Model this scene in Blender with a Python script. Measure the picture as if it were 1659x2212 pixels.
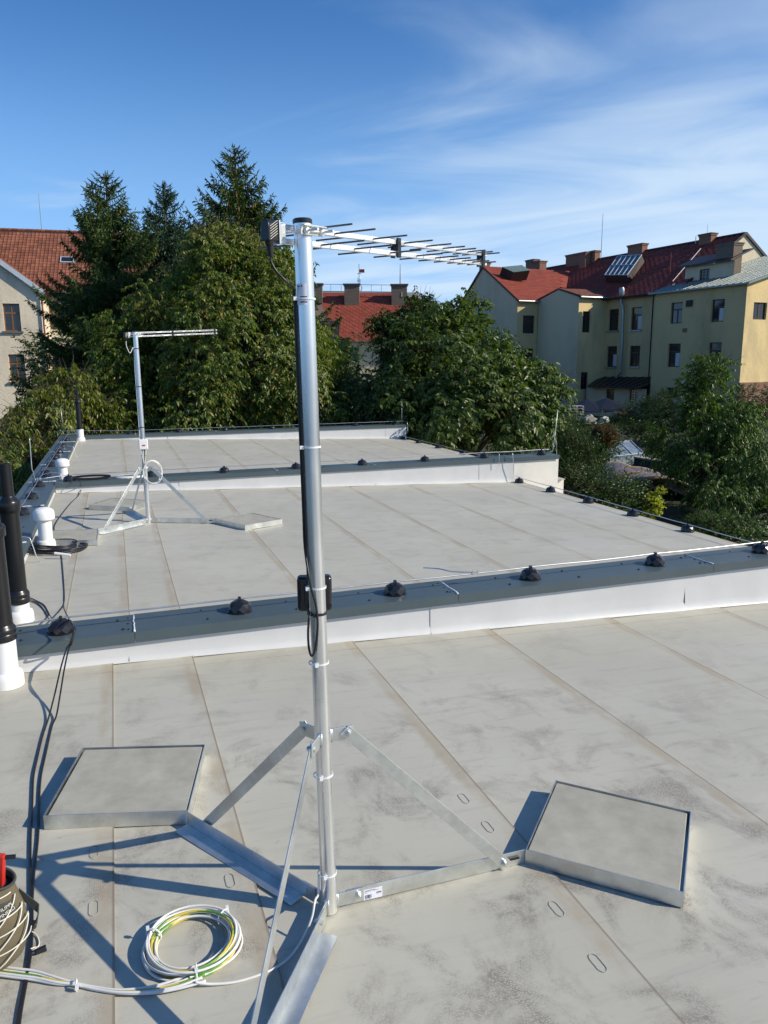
import bpy, math, random
import numpy as np
from mathutils import Vector, Matrix
random.seed(7); np.random.seed(7)
sc = bpy.context.scene
for o in list(bpy.data.objects): bpy.data.objects.remove(o)
R = math.radians
# ------------------------------------------------------------------ camera
FPX, CX, CY = 1661.0, 829.5, 1106.0            # photograph measured on a 1659 x 2212 grid
EYE = 1.65
PITCH, YAW, ROLL = R(10.93797), R(19.09302), R(-0.34377)
def _axes():
    fw = Vector((math.sin(YAW)*math.cos(PITCH), math.cos(YAW)*math.cos(PITCH), -math.sin(PITCH)))
    rt = Vector((math.cos(YAW), -math.sin(YAW), 0)); up = rt.cross(fw)
    c, s = math.cos(ROLL), math.sin(ROLL)
    return c*rt + s*up, -s*rt + c*up, fw
RT, UP, FW = _axes()
cam = bpy.data.cameras.new('camera'); camo = bpy.data.objects.new('camera', cam); sc.collection.objects.link(camo)
camo.matrix_world = Matrix(((RT.x, UP.x, -FW.x, 0), (RT.y, UP.y, -FW.y, 0), (RT.z, UP.z, -FW.z, EYE), (0, 0, 0, 1)))
cam.sensor_fit = 'HORIZONTAL'; cam.sensor_width = 36.0; cam.lens = 36.0*FPX/1659.0
cam.clip_start = 0.05; cam.clip_end = 3000
sc.camera = camo
# ------------------------------------------------------------------ world, sun, exposure
SUN_AZ, SUN_EL = -30.0, 31.0                    # azimuth from +X, counter-clockwise
w = bpy.data.worlds.new("World"); sc.world = w; w.use_nodes = True
def build_sky():
    nt = w.node_tree; nd = nt.nodes; lk = nt.links
    bg = nd['Background']
    sk = nd.new('ShaderNodeTexSky'); sk.sky_type = 'NISHITA'; sk.sun_disc = False
    sk.sun_elevation = R(SUN_EL); sk.sun_rotation = R(90.0 - SUN_AZ); sk.altitude = 300
    sk.air_density = 1.0; sk.dust_density = 0.0; sk.ozone_density = 4.0
    tc = nd.new('ShaderNodeTexCoord'); sp = nd.new('ShaderNodeSeparateXYZ'); lk.new(tc.outputs['Generated'], sp.inputs[0])
    def m(op, a, b=None, c=None):
        n = nd.new('ShaderNodeMath'); n.operation = op
        for i, v in enumerate((a, b, c)):
            if v is None: continue
            if hasattr(v, 'links') or hasattr(v, 'is_linked'): lk.new(v, n.inputs[i])
            else: n.inputs[i].default_value = v
        return n.outputs[0]
    zc = m('MAXIMUM', m('ADD', sp.outputs['Z'], 0.10), 0.05)
    px = m('DIVIDE', sp.outputs['X'], zc); py = m('DIVIDE', sp.outputs['Y'], zc)
    # rotate so the wisps run from lower left to upper right
    ca, sa = math.cos(R(-47)), math.sin(R(-47))
    u = m('ADD', m('MULTIPLY', px, ca), m('MULTIPLY', py, sa)); v = m('SUBTRACT', m('MULTIPLY', py, ca), m('MULTIPLY', px, sa))
    cb = nd.new('ShaderNodeCombineXYZ'); lk.new(m('MULTIPLY', u, 0.8), cb.inputs[0]); lk.new(m('MULTIPLY', v, 1.6), cb.inputs[1]); cb.inputs[2].default_value = 3.7
    n1 = nd.new('ShaderNodeTexNoise'); n1.inputs['Scale'].default_value = 0.95; n1.inputs['Detail'].default_value = 7; n1.inputs['Roughness'].default_value = 0.5; n1.inputs['Distortion'].default_value = 0.9
    lk.new(cb.outputs[0], n1.inputs['Vector'])
    n2 = nd.new('ShaderNodeTexNoise'); n2.inputs['Scale'].default_value = 0.28; n2.inputs['Detail'].default_value = 3
    lk.new(cb.outputs[0], n2.inputs['Vector'])
    # more cirrus towards the south-east (right of the view) and lower in the sky
    side = m('ADD', m('MULTIPLY', sp.outputs['X'], 0.85), m('MULTIPLY', sp.outputs['Y'], -0.12))
    low = m('MULTIPLY', m('SUBTRACT', 0.34, sp.outputs['Z']), 1.7)
    cov = m('ADD', m('ADD', side, low), m('MULTIPLY', n2.outputs['Fac'], 0.55))
    d = m('ADD', m('MULTIPLY', m('SUBTRACT', n1.outputs['Fac'], 0.5), 1.9), m('SUBTRACT', cov, 0.36))
    r = nd.new('ShaderNodeMapRange'); r.interpolation_type = 'SMOOTHSTEP'; r.clamp = True
    lk.new(d, r.inputs['Value']); r.inputs['From Min'].default_value = 0.0; r.inputs['From Max'].default_value = 0.95; r.inputs['To Max'].default_value = 0.72
    gain = nd.new('ShaderNodeMix'); gain.data_type = 'RGBA'; gain.blend_type = 'MULTIPLY'; gain.inputs['Factor'].default_value = 1.0
    lk.new(sk.outputs[0], gain.inputs['A']); gain.inputs['B'].default_value = (0.60, 1.02, 1.38, 1)
    # pale summer haze low over the whole horizon
    hz = nd.new('ShaderNodeMapRange'); hz.interpolation_type = 'SMOOTHERSTEP'; lk.new(sp.outputs['Z'], hz.inputs[0])
    hz.inputs['From Min'].default_value = -0.02; hz.inputs['From Max'].default_value = 0.44; hz.inputs['To Min'].default_value = 0.9; hz.inputs['To Max'].default_value = 0.0
    hm = nd.new('ShaderNodeMix'); hm.data_type = 'RGBA'; lk.new(hz.outputs[0], hm.inputs['Factor']); lk.new(gain.outputs['Result'], hm.inputs['A']); hm.inputs['B'].default_value = (3.3, 5.9, 9.7, 1)
    mx = nd.new('ShaderNodeMix'); mx.data_type = 'RGBA'
    lk.new(r.outputs[0], mx.inputs['Factor']); lk.new(hm.outputs['Result'], mx.inputs['A']); mx.inputs['B'].default_value = (7.0, 8.3, 9.6, 1)
    lk.new(mx.outputs['Result'], bg.inputs['Color']); bg.inputs['Strength'].default_value = 0.105
build_sky()
sun = bpy.data.lights.new('sun', 'SUN'); sun.energy = 5.0; sun.angle = R(0.5); sun.color = (1.0, 0.915, 0.77)
suno = bpy.data.objects.new('sun', sun); sc.collection.objects.link(suno)
sdir = Vector((math.cos(R(SUN_AZ))*math.cos(R(SUN_EL)), math.sin(R(SUN_AZ))*math.cos(R(SUN_EL)), math.sin(R(SUN_EL))))
suno.rotation_euler = sdir.to_track_quat('Z', 'Y').to_euler()
sc.view_settings.view_transform = 'Standard'; sc.view_settings.look = 'None'; sc.view_settings.gamma = 1.0
sc.view_settings.use_curve_mapping = False; sc.view_settings.exposure = 0.0
sc.render.engine = 'CYCLES'
cy = sc.cycles; cy.max_bounces = 6; cy.diffuse_bounces = 3; cy.glossy_bounces = 3; cy.transmission_bounces = 3; cy.transparent_max_bounces = 8
cy.use_denoising = True; cy.sample_clamp_indirect = 6.0; cy.caustics_reflective = True; cy.blur_glossy = 0.6; cy.caustics_refractive = False
# ------------------------------------------------------------------ turning measurements into places
SX = 0.034                                       # the roof falls 3.4 % towards +X
EYEP = Vector((0, 0, EYE))
def ray(x, y): return (FW + RT*((x-CX)/FPX) - UP*((y-CY)/FPX)).normalized()
def G(x, y, lift=0.0):                           # point on the sloping roof (or lifted above it)
    d = ray(x, y); t = (lift-EYE)/(d.z + SX*d.x); return EYEP + d*t
def AY(x, y, Y): d = ray(x, y); return EYEP + d*(Y/d.y)
def AZ(x, y, z): d = ray(x, y); return EYEP + d*((z-EYE)/d.z)
_fh = Vector((FW.x, FW.y, 0)).normalized()
def AD(x, y, D): d = ray(x, y); return EYEP + d*(D/d.dot(_fh))
def PL(x, y, P, n): d = ray(x, y); return EYEP + d*((P-EYEP).dot(n)/d.dot(n))
def rz(x): return -SX*x
def q3(x, y): return 987.5+x*.4047, 384+y*.4047  # enlarged crop of the right-hand building
# ------------------------------------------------------------------ mesh helpers
class MB:
    def __init__(s): s.v = []; s.f = []; s.m = []
    def add(s, vs, fs, mi=0):
        o = len(s.v); s.v += [tuple(v) for v in vs]; s.f += [tuple(i+o for i in f) for f in fs]; s.m += [mi]*len(fs); return s
    def hexa(s, c, mi=0):                        # 8 corners: bottom 4 ccw, top 4 ccw
        return s.add(c, [(3,2,1,0),(4,5,6,7),(0,1,5,4),(1,2,6,5),(2,3,7,6),(3,0,4,7)], mi)
    def box(s, O, U, V, W, mi=0):                # corner and three edge vectors
        O, U, V, W = map(Vector, (O, U, V, W)); 
        if U.cross(V).dot(W) < 0: U, V = V, U
        return s.hexa([O, O+U, O+U+V, O+V, O+W, O+U+W, O+U+V+W, O+V+W], mi)
    def cbox(s, c, sx, sy, sz, mi=0): return s.box(Vector(c)-Vector((sx/2, sy/2, sz/2)), (sx,0,0), (0,sy,0), (0,0,sz), mi)
    def bar(s, A, B, wd, th, side, mi=0):        # flat bar from A to B, wide along 'side'
        A, B = Vector(A), Vector(B); d = (B-A).normalized(); sd = Vector(side); sd = (sd - d*sd.dot(d)).normalized(); n = d.cross(sd)
        return s.box(A - sd*wd/2 - n*th/2, sd*wd, n*th, B-A, mi)
    def cyl(s, A, B, r0, r1=None, n=16, cap=True, mi=0):
        A, B = Vector(A), Vector(B); r1 = r0 if r1 is None else r1
        d = (B-A).normalized(); a = d.orthogonal().normalized(); b = d.cross(a); vs = []
        for P, r in ((A, r0), (B, r1)):
            for k in range(n):
                t = 2*math.pi*k/n; vs.append(P + a*r*math.cos(t) + b*r*math.sin(t))
        fs = [(k, (k+1) % n, n+(k+1) % n, n+k) for k in range(n)]
        if cap: fs += [tuple(range(n-1, -1, -1)), tuple(range(n, 2*n))]
        return s.add(vs, fs, mi)
    def lathe(s, base, prof, n=24, mi=0, axis=Vector((0,0,1))):
        base = Vector(base); a = axis.orthogonal().normalized(); b = axis.cross(a); vs = []
        for r, z in prof:
            for k in range(n):
                t = 2*math.pi*k/n; vs.append(base + axis*z + a*r*math.cos(t) + b*r*math.sin(t))
        fs = []
        for i in range(len(prof)-1):
            for k in range(n): fs.append((i*n+k, i*n+(k+1) % n, (i+1)*n+(k+1) % n, (i+1)*n+k))
        fs += [tuple(range(n-1, -1, -1)), tuple((len(prof)-1)*n+k for k in range(n))]
        return s.add(vs, fs, mi)
    def tube(s, pts, r, n=8, mi=0, closed=False):
        P = [Vector(p) for p in pts]; N = len(P); vs = []; ref = None
        for i in range(N):
            if closed: t = P[(i+1) % N]-P[i-1]
            else: t = P[min(i+1, N-1)]-P[max(i-1, 0)]
            t = t.normalized() if t.length > 1e-9 else Vector((0,0,1))
            if ref is None: ref = t.orthogonal().normalized()
            ref = (ref - t*ref.dot(t)); ref = ref.normalized() if ref.length > 1e-6 else t.orthogonal().normalized(); b = t.cross(ref)
            rr = r[i] if isinstance(r, (list, tuple)) else r
            for k in range(n):
                a = 2*math.pi*k/n; vs.append(P[i] + ref*rr*math.cos(a) + b*rr*math.sin(a))
        fs = []
        for i in range(N if closed else N-1):
            j = (i+1) % N
            for k in range(n): fs.append((i*n+k, i*n+(k+1) % n, j*n+(k+1) % n, j*n+k))
        if not closed: fs += [tuple(range(n-1, -1, -1)), tuple((N-1)*n+k for k in range(n))]
        return s.add(vs, fs, mi)
    def poly(s, pts, mi=0): return s.add(pts, [tuple(range(len(pts)))], mi)
    def slab(s, pts, off, mi=0):                 # polygon thickened by vector off
        n = len(pts); off = Vector(off); P = [Vector(p) for p in pts]; vs = P + [p+off for p in P]
        nrm = Vector((0,0,0))
        for i in range(n): nrm += P[i].cross(P[(i+1) % n])
        fs = [tuple(range(n)), tuple(range(2*n-1, n-1, -1))] + [((i+1) % n, i, n+i, n+(i+1) % n) for i in range(n)]
        if nrm.dot(off) > 0: fs = [tuple(reversed(f)) for f in fs]
        return s.add(vs, fs, mi)
def obj(name, mb, mats, parent=None, loc=None, smooth=False, bevel=0, **props):
    me = bpy.data.meshes.new(name)
    org = Vector(loc) if loc is not None else (Vector(parent['_o']) if parent is not None and '_o' in parent else Vector((0,0,0)))
    me.from_pydata([tuple(Vector(v)-org) for v in mb.v], [], mb.f)
    for m_ in (mats if isinstance(mats, (list, tuple)) else [mats]): me.materials.append(m_)
    if any(mb.m): me.polygons.foreach_set('material_index', mb.m)
    if smooth: me.polygons.foreach_set('use_smooth', [True]*len(mb.f))
    me.update()
    o = bpy.data.objects.new(name, me); sc.collection.objects.link(o)
    o['_o'] = tuple(org)
    if parent is not None:
        o.parent = parent; o.location = org - Vector(parent['_o'])
    else: o.location = org
    if bevel:
        b = o.modifiers.new('bevel', 'BEVEL'); b.width = bevel; b.segments = 2; b.limit_method = 'ANGLE'; b.angle_limit = R(40)
    elif smooth == 'auto':
        pass
    for k, v_ in props.items(): o[k] = v_
    return o
def autosmooth(o, ang=40):
    me = o.data; me.polygons.foreach_set('use_smooth', [True]*len(me.polygons))
    try: me.set_sharp_from_angle(angle=R(ang))
    except Exception: pass
    return o
def thing(name, label, cat, loc, group=None):
    o = bpy.data.objects.new(name, None); sc.collection.objects.link(o); o.empty_display_size = .1
    o.location = loc; o['_o'] = tuple(loc); o['label'] = label; o['category'] = cat
    if group: o['group'] = group
    return o
def tag(o, label, cat, group=None):
    o['label'] = label; o['category'] = cat
    if group: o['group'] = group
    return o
def copytree(o, loc, label=None):
    c = o.copy(); sc.collection.objects.link(c); c.location = loc; c['_o'] = tuple(loc)
    if label: c['label'] = label
    def rec(a, b):
        for ch in a.children:
            d = ch.copy(); sc.collection.objects.link(d); d.parent = b; rec(ch, d)
    rec(o, c); return c
def smoothpath(P, n=6, closed=False):            # Catmull-Rom
    P = [Vector(p) for p in P]; N = len(P); out = []
    for i in range(N if closed else N-1):
        p1, p2 = P[i], P[(i+1) % N]
        p0 = P[i-1] if (i > 0 or closed) else p1; p3 = P[(i+2) % N] if (i+2 < N or closed) else p2
        for k in range(n):
            t = k/n; out.append(0.5*((2*p1)+(p2-p0)*t+(2*p0-5*p1+4*p2-p3)*t*t+(3*p1-p0-3*p2+p3)*t**3))
    if not closed: out.append(P[-1])
    return out
# ------------------------------------------------------------------ materials
def nodes(name):
    m = bpy.data.materials.new(name); m.use_nodes = True
    return m, m.node_tree.nodes, m.node_tree.links, m.node_tree.nodes['Principled BSDF']
def rgb(c): return (c[0], c[1], c[2], 1)
def mat(name, col, rough=.6, metal=0, var=.12, scale=4, detail=5, bump=0, bscale=60, stretch=(1,1,1), spec=.5, tint=None, coat=0, island=0):
    m, nd, lk, p = nodes(name)
    tc = nd.new('ShaderNodeTexCoord'); mp = nd.new('ShaderNodeMapping'); mp.inputs['Scale'].default_value = stretch
    lk.new(tc.outputs['Object'], mp.inputs[0])
    n = nd.new('ShaderNodeTexNoise'); n.inputs['Scale'].default_value = scale; n.inputs['Detail'].default_value = detail; n.inputs['Roughness'].default_value = .6
    lk.new(mp.outputs[0], n.inputs['Vector'])
    r = nd.new('ShaderNodeValToRGB'); r.color_ramp.elements[0].position = .3; r.color_ramp.elements[1].position = .72
    c2 = tint if tint else [min(1, c*(1+var)) for c in col]
    r.color_ramp.elements[0].color = rgb([c*(1-var) for c in col]); r.color_ramp.elements[1].color = rgb(c2)
    lk.new(n.outputs['Fac'], r.inputs[0]); out = r.outputs[0]
    if island:
        g = nd.new('ShaderNodeNewGeometry'); oi = nd.new('ShaderNodeObjectInfo')
        ad = nd.new('ShaderNodeMath'); ad.operation = 'ADD'; lk.new(g.outputs['Random Per Island'], ad.inputs[0]); lk.new(oi.outputs['Random'], ad.inputs[1])
        fr = nd.new('ShaderNodeMath'); fr.operation = 'FRACT'; lk.new(ad.outputs[0], fr.inputs[0])
        mr = nd.new('ShaderNodeMapRange'); lk.new(fr.outputs[0], mr.inputs[0]); mr.inputs['To Min'].default_value = 1-island; mr.inputs['To Max'].default_value = 1+island
        mx = nd.new('ShaderNodeMix'); mx.data_type = 'RGBA'; mx.blend_type = 'MULTIPLY'; mx.inputs['Factor'].default_value = 1
        lk.new(out, mx.inputs['A']); lk.new(mr.outputs[0], mx.inputs['B']); out = mx.outputs['Result']
    lk.new(out, p.inputs['Base Color'])
    p.inputs['Roughness'].default_value = rough; p.inputs['Metallic'].default_value = metal; p.inputs['Specular IOR Level'].default_value = spec
    if coat: p.inputs['Coat Weight'].default_value = coat
    if bump:
        b = nd.new('ShaderNodeBump'); b.inputs['Strength'].default_value = bump; b.inputs['Distance'].default_value = .01
        nb = nd.new('ShaderNodeTexNoise'); nb.inputs['Scale'].default_value = bscale; nb.inputs['Detail'].default_value = 4
        lk.new(mp.outputs[0], nb.inputs['Vector']); lk.new(nb.outputs['Fac'], b.inputs['Height']); lk.new(b.outputs[0], p.inputs['Normal'])
    return m
def galv(name, base, rough, lo, hi, scale=9, stretch=(1,1,1)):
    m, nd, lk, p = nodes(name)
    tc = nd.new('ShaderNodeTexCoord'); mp = nd.new('ShaderNodeMapping'); mp.inputs['Scale'].default_value = stretch; lk.new(tc.outputs['Object'], mp.inputs[0])
    v = nd.new('ShaderNodeTexVoronoi'); v.inputs['Scale'].default_value = scale*7; lk.new(mp.outputs[0], v.inputs['Vector'])
    n = nd.new('ShaderNodeTexNoise'); n.inputs['Scale'].default_value = scale; n.inputs['Detail'].default_value = 7; lk.new(mp.outputs[0], n.inputs['Vector'])
    a = nd.new('ShaderNodeMix'); a.data_type = 'FLOAT'; a.inputs[0].default_value = .12; lk.new(n.outputs['Fac'], a.inputs[2]); lk.new(v.outputs['Color'], a.inputs[3])
    r = nd.new('ShaderNodeValToRGB'); r.color_ramp.elements[0].position = .32; r.color_ramp.elements[1].position = .68
    r.color_ramp.elements[0].color = rgb([c*lo for c in base]); r.color_ramp.elements[1].color = rgb([min(1, c*hi) for c in base])
    lk.new(a.outputs[0], r.inputs[0]); lk.new(r.outputs[0], p.inputs['Base Color'])
    rr = nd.new('ShaderNodeMapRange'); lk.new(n.outputs['Fac'], rr.inputs[0]); rr.inputs['To Min'].default_value = rough-.12; rr.inputs['To Max'].default_value = rough+.15
    lk.new(rr.outputs[0], p.inputs['Roughness']); p.inputs['Metallic'].default_value = .92
    b = nd.new('ShaderNodeBump'); b.inputs['Strength'].default_value = .12; b.inputs['Distance'].default_value = .004; lk.new(n.outputs['Fac'], b.inputs['Height']); lk.new(b.outputs[0], p.inputs['Normal'])
    return m
M = {}
M['galv'] = galv('galvanised_steel', (.70,.72,.70), .38, .80, 1.12)
M['galv_pole'] = galv('galvanised_pole', (.92,.94,.94), .28, .78, 1.12, 7, (1,1,.25))
M['alu'] = galv('aluminium', (.92,.93,.93), .45, .95, 1.05, 6)
M['rod'] = mat('dull_rod', (.20,.18,.17), .4, .7, .1)
M['blackpl'] = mat('black_plastic', (.012,.012,.014), .32, 0, .2, 8)
M['blackrub'] = mat('black_rubber', (.014,.013,.014), .42, 0, .2, 8)
M['pipeblack'] = mat('black_pipe', (.010,.010,.011), .30, 0, .3, 5, stretch=(1,1,.2), bump=.05)
M['white_pvc'] = mat('white_pvc', (.80,.80,.78), .38, 0, .03, 6)
M['white_tie'] = mat('white_nylon', (.80,.81,.80), .4, 0, .03)
M['white_cab'] = mat('white_cable', (.74,.73,.70), .45, 0, .06, 14)
M['green_cab'] = mat('green_cable', (.10,.28,.05), .4, 0, .1)
M['yellow_cab'] = mat('yellow_cable', (.62,.48,.05), .4, 0, .1)
M['cap'] = mat('coated_sheet', (.070,.098,.108), .42, 0, .07, 3, bump=.03, bscale=9)
M['upstand'] = mat('white_membrane', (.58,.58,.57), .5, 0, .05, 2.5, bump=.3, bscale=3.5)
M['sealant'] = mat('sealant', (.66,.67,.66), .5, 0, .05)
M['stucco_cream'] = mat('cream_stucco', (.78,.74,.66), .9, 0, .05, 6, bump=.4, bscale=120)
M['concrete'] = mat('concrete_slab', (.375,.36,.295), .92, 0, .17, 9, 12, bump=.08, bscale=220)
M['wire'] = galv('conductor_wire', (.66,.67,.67), .4, .9, 1.05)
M['holder'] = mat('dome_plastic', (.016,.016,.020), .22, 0, .2, 10)
M['screw'] = mat('dark_screw', (.03,.03,.035), .5, .3)
M['paper'] = mat('white_label', (.78,.78,.84), .5, 0, .02)
M['ink'] = mat('label_ink', (.03,.03,.09), .6)
M['olive'] = mat('olive_canvas', (.135,.112,.066), .9, 0, .18, 12, bump=.35, bscale=350)
M['beige'] = mat('beige_canvas', (.60,.49,.35), .9, 0, .08, 9, bump=.3, bscale=300)
M['webbing'] = mat('grey_webbing', (.045,.05,.045), .8, 0, .1, 60, stretch=(1,1,4))
M['cord'] = mat('cream_cord', (.70,.66,.55), .6, 0, .06)
M['red'] = mat('red_tool', (.55,.03,.02), .4, 0, .1)
M['lining'] = mat('dark_lining', (.006,.006,.01), .7)
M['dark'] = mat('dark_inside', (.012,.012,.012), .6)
M['glass'] = mat('window_glass', (.015,.018,.02), .06, 0, .2, spec=.8)
M['glass_block'] = mat('glass_block', (.16,.22,.20), .2, 0, .3, 12)
M['curtain'] = mat('net_curtain', (.55,.55,.54), .9, 0, .1, 30)
M['wood'] = mat('orange_wood_frame', (.24,.10,.025), .55, 0, .15)
M['brownframe'] = mat('brown_frame', (.075,.030,.018), .5, 0, .15)
M['sill'] = mat('stone_sill', (.14,.13,.11), .9, 0, .25)
M['gutter'] = mat('zinc', (.32,.36,.38), .4, .5, .15)
M['copper'] = mat('copper_brown_pipe', (.20,.055,.035), .5, .2, .2)
M['verge'] = mat('pale_verge', (.50,.56,.62), .5, .1, .08)
M['bark'] = mat('bark', (.075,.06,.045), .95, 0, .4, 18, bump=.6, bscale=30, stretch=(1,1,.25))
M['soil'] = mat('garden_ground', (.022,.032,.010), 1, 0, .5, .6, 8, tint=(.05,.06,.022), bump=.8, bscale=5)
M['cone'] = mat('spruce_cone', (.28,.17,.06), .8, 0, .2)
def stucco(name, col, dirt, scale=.35, rough=.95, thr=.55, amount=.7, stretch=(1,1,.45)):
    m, nd, lk, p = nodes(name)
    tc = nd.new('ShaderNodeTexCoord'); mp = nd.new('ShaderNodeMapping'); mp.inputs['Scale'].default_value = stretch; lk.new(tc.outputs['Object'], mp.inputs[0])
    n = nd.new('ShaderNodeTexNoise'); n.inputs['Scale'].default_value = scale; n.inputs['Detail'].default_value = 9; n.inputs['Roughness'].default_value = .68; lk.new(mp.outputs[0], n.inputs['Vector'])
    r = nd.new('ShaderNodeMapRange'); r.interpolation_type = 'SMOOTHSTEP'; lk.new(n.outputs['Fac'], r.inputs[0]); r.inputs['From Min'].default_value = thr-.14; r.inputs['From Max'].default_value = thr+.14; r.inputs['To Max'].default_value = amount
    mx = nd.new('ShaderNodeMix'); mx.data_type = 'RGBA'; lk.new(r.outputs[0], mx.inputs['Factor']); mx.inputs['A'].default_value = rgb(col); mx.inputs['B'].default_value = rgb(dirt)
    lk.new(mx.outputs['Result'], p.inputs['Base Color']); p.inputs['Roughness'].default_value = rough; p.inputs['Specular IOR Level'].default_value = .2
    nb = nd.new('ShaderNodeTexNoise'); nb.inputs['Scale'].default_value = 6; nb.inputs['Detail'].default_value = 8; lk.new(tc.outputs['Object'], nb.inputs['Vector'])
    b = nd.new('ShaderNodeBump'); b.inputs['Strength'].default_value = .6; b.inputs['Distance'].default_value = .03; lk.new(nb.outputs['Fac'], b.inputs['Height']); lk.new(b.outputs[0], p.inputs['Normal'])
    return m
M['st_left'] = stucco('old_beige_render', (.74,.64,.48), (.42,.36,.27), .30, thr=.56, amount=.8)
M['st_left2'] = stucco('cream_render', (.66,.59,.46), (.45,.40,.30), .4, amount=.5)
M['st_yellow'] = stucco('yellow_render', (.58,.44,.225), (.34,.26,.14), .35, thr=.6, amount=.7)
M['st_yellow_lit'] = stucco('patchy_yellow_render_lit', (.80,.61,.30), (.50,.40,.23), .5, thr=.50, amount=.7)  # lighter copy of the yellow render; sunlight on the side walls put into the colour
M['st_grey'] = stucco('grey_white_render', (.64,.525,.35), (.42,.34,.23), .3, thr=.58, amount=.6)
M['st_pale'] = stucco('pale_render', (.70,.61,.43), (.42,.38,.28), .5, amount=.5)
M['st_blue'] = stucco('pale_blue_render', (.42,.47,.47), (.30,.34,.34), .5, amount=.5)
def brick(name, c1, c2, mortar, scale=4.2):
    m, nd, lk, p = nodes(name)
    tc = nd.new('ShaderNodeTexCoord'); sp = nd.new('ShaderNodeSeparateXYZ'); lk.new(tc.outputs['Object'], sp.inputs[0])
    ad = nd.new('ShaderNodeMath'); ad.operation = 'ADD'; lk.new(sp.outputs[0], ad.inputs[0]); lk.new(sp.outputs[1], ad.inputs[1])
    cb = nd.new('ShaderNodeCombineXYZ'); lk.new(ad.outputs[0], cb.inputs[0]); lk.new(sp.outputs[2], cb.inputs[1])
    b = nd.new('ShaderNodeTexBrick'); b.inputs['Scale'].default_value = scale; lk.new(cb.outputs[0], b.inputs['Vector'])
    b.inputs['Color1'].default_value = rgb(c1); b.inputs['Color2'].default_value = rgb(c2); b.inputs['Mortar'].default_value = rgb(mortar); b.inputs['Mortar Size'].default_value = .025
    lk.new(b.outputs['Color'], p.inputs['Base Color']); p.inputs['Roughness'].default_value = .95
    return m
M['brick'] = brick('red_brick', (.20,.065,.035), (.27,.11,.06), (.28,.23,.18))
M['brick_old'] = brick('old_brown_brick', (.13,.09,.06), (.20,.145,.10), (.20,.18,.15))
M['tile_orange'] = mat('clay_tile', (.20,.062,.030), .8, 0, .25, 1.2, 7, island=.28, tint=(.27,.10,.055))
M['tile_red'] = mat('red_sheet_tile', (.26,.060,.036), .7, 0, .12, .6, 7, island=.13, spec=.25)
M['tile_dark'] = mat('dark_red_tile', (.22,.043,.027), .7, 0, .2, .5, 7, island=.20, spec=.2)
M['tile_brown'] = mat('brown_tile', (.055,.022,.015), .7, 0, .2, 1.5, island=.2)
M['greyroof'] = mat('grey_sheet_roof', (.24,.27,.25), .4, .3, .12, 1.2, bump=.1, bscale=3)
M['darkroof'] = mat('dark_sheet_roof', (.030,.020,.018), .5, .1, .2, 2)
def leafmat(name, cols, trans=.30, rough=.40, spec=.38):
    m, nd, lk, p = nodes(name)
    g = nd.new('ShaderNodeNewGeometry'); r = nd.new('ShaderNodeValToRGB')
    while len(r.color_ramp.elements) < len(cols): r.color_ramp.elements.new(.5)
    for i, (pos, c) in enumerate(cols): r.color_ramp.elements[i].position = pos; r.color_ramp.elements[i].color = rgb(c)
    lk.new(g.outputs['Random Per Island'], r.inputs[0]); lk.new(r.outputs[0], p.inputs['Base Color'])
    p.inputs['Roughness'].default_value = rough; p.inputs['Specular IOR Level'].default_value = spec
    t = nd.new('ShaderNodeBsdfTranslucent'); gm = nd.new('ShaderNodeMix'); gm.data_type = 'RGBA'; gm.blend_type = 'MULTIPLY'; gm.inputs['Factor'].default_value = 1
    lk.new(r.outputs[0], gm.inputs['A']); gm.inputs['B'].default_value = (1.7, 2.1, .6, 1); lk.new(gm.outputs['Result'], t.inputs[0])
    mx = nd.new('ShaderNodeMixShader'); mx.inputs[0].default_value = trans; lk.new(p.outputs[0], mx.inputs[1]); lk.new(t.outputs[0], mx.inputs[2])
    lk.new(mx.outputs[0], nd['Material Output'].inputs[0]); return m
M['lf_cherry'] = leafmat('cherry_leaf', [(0,(0.052,0.095,0.013)),(.6,(0.111,0.155,0.019)),(.88,(0.179,0.189,0.028)),(1,(0.297,0.162,0.048))])
M['lf_walnut'] = leafmat('walnut_leaf', [(0,(0.038,0.071,0.013)),(.6,(0.082,0.121,0.024)),(1,(0.169,0.190,0.049))])
M['lf_willow'] = leafmat('narrow_leaf', [(0,(0.031,0.066,0.010)),(.7,(0.070,0.125,0.017)),(1,(0.155,0.205,0.034))])
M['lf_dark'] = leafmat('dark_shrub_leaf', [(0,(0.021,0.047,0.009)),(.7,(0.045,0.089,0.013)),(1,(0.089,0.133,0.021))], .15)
M['lf_olive'] = leafmat('olive_leaf', [(0,(0.072,0.114,0.018)),(.6,(0.143,0.172,0.025)),(1,(0.272,0.215,0.057))])
M['lf_yellow'] = leafmat('yellow_leaf', [(0,(.28,.30,.02)),(.6,(.45,.42,.03)),(1,(.20,.30,.03))], .3)
M['lf_rust'] = leafmat('rusty_leaf', [(0,(.10,.06,.012)),(.6,(.14,.07,.015)),(1,(.09,.09,.02))], .2)
M['needle'] = leafmat('spruce_needle', [(0,(0.029,0.062,0.014)),(.6,(0.062,0.108,0.021)),(1,(0.135,0.177,0.034))], .08, .5)
M['needle2'] = leafmat('blue_spruce_needle', [(0,(0.025,0.058,0.034)),(.6,(0.049,0.096,0.049)),(1,(0.083,0.146,0.073))], .08, .5)
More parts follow.
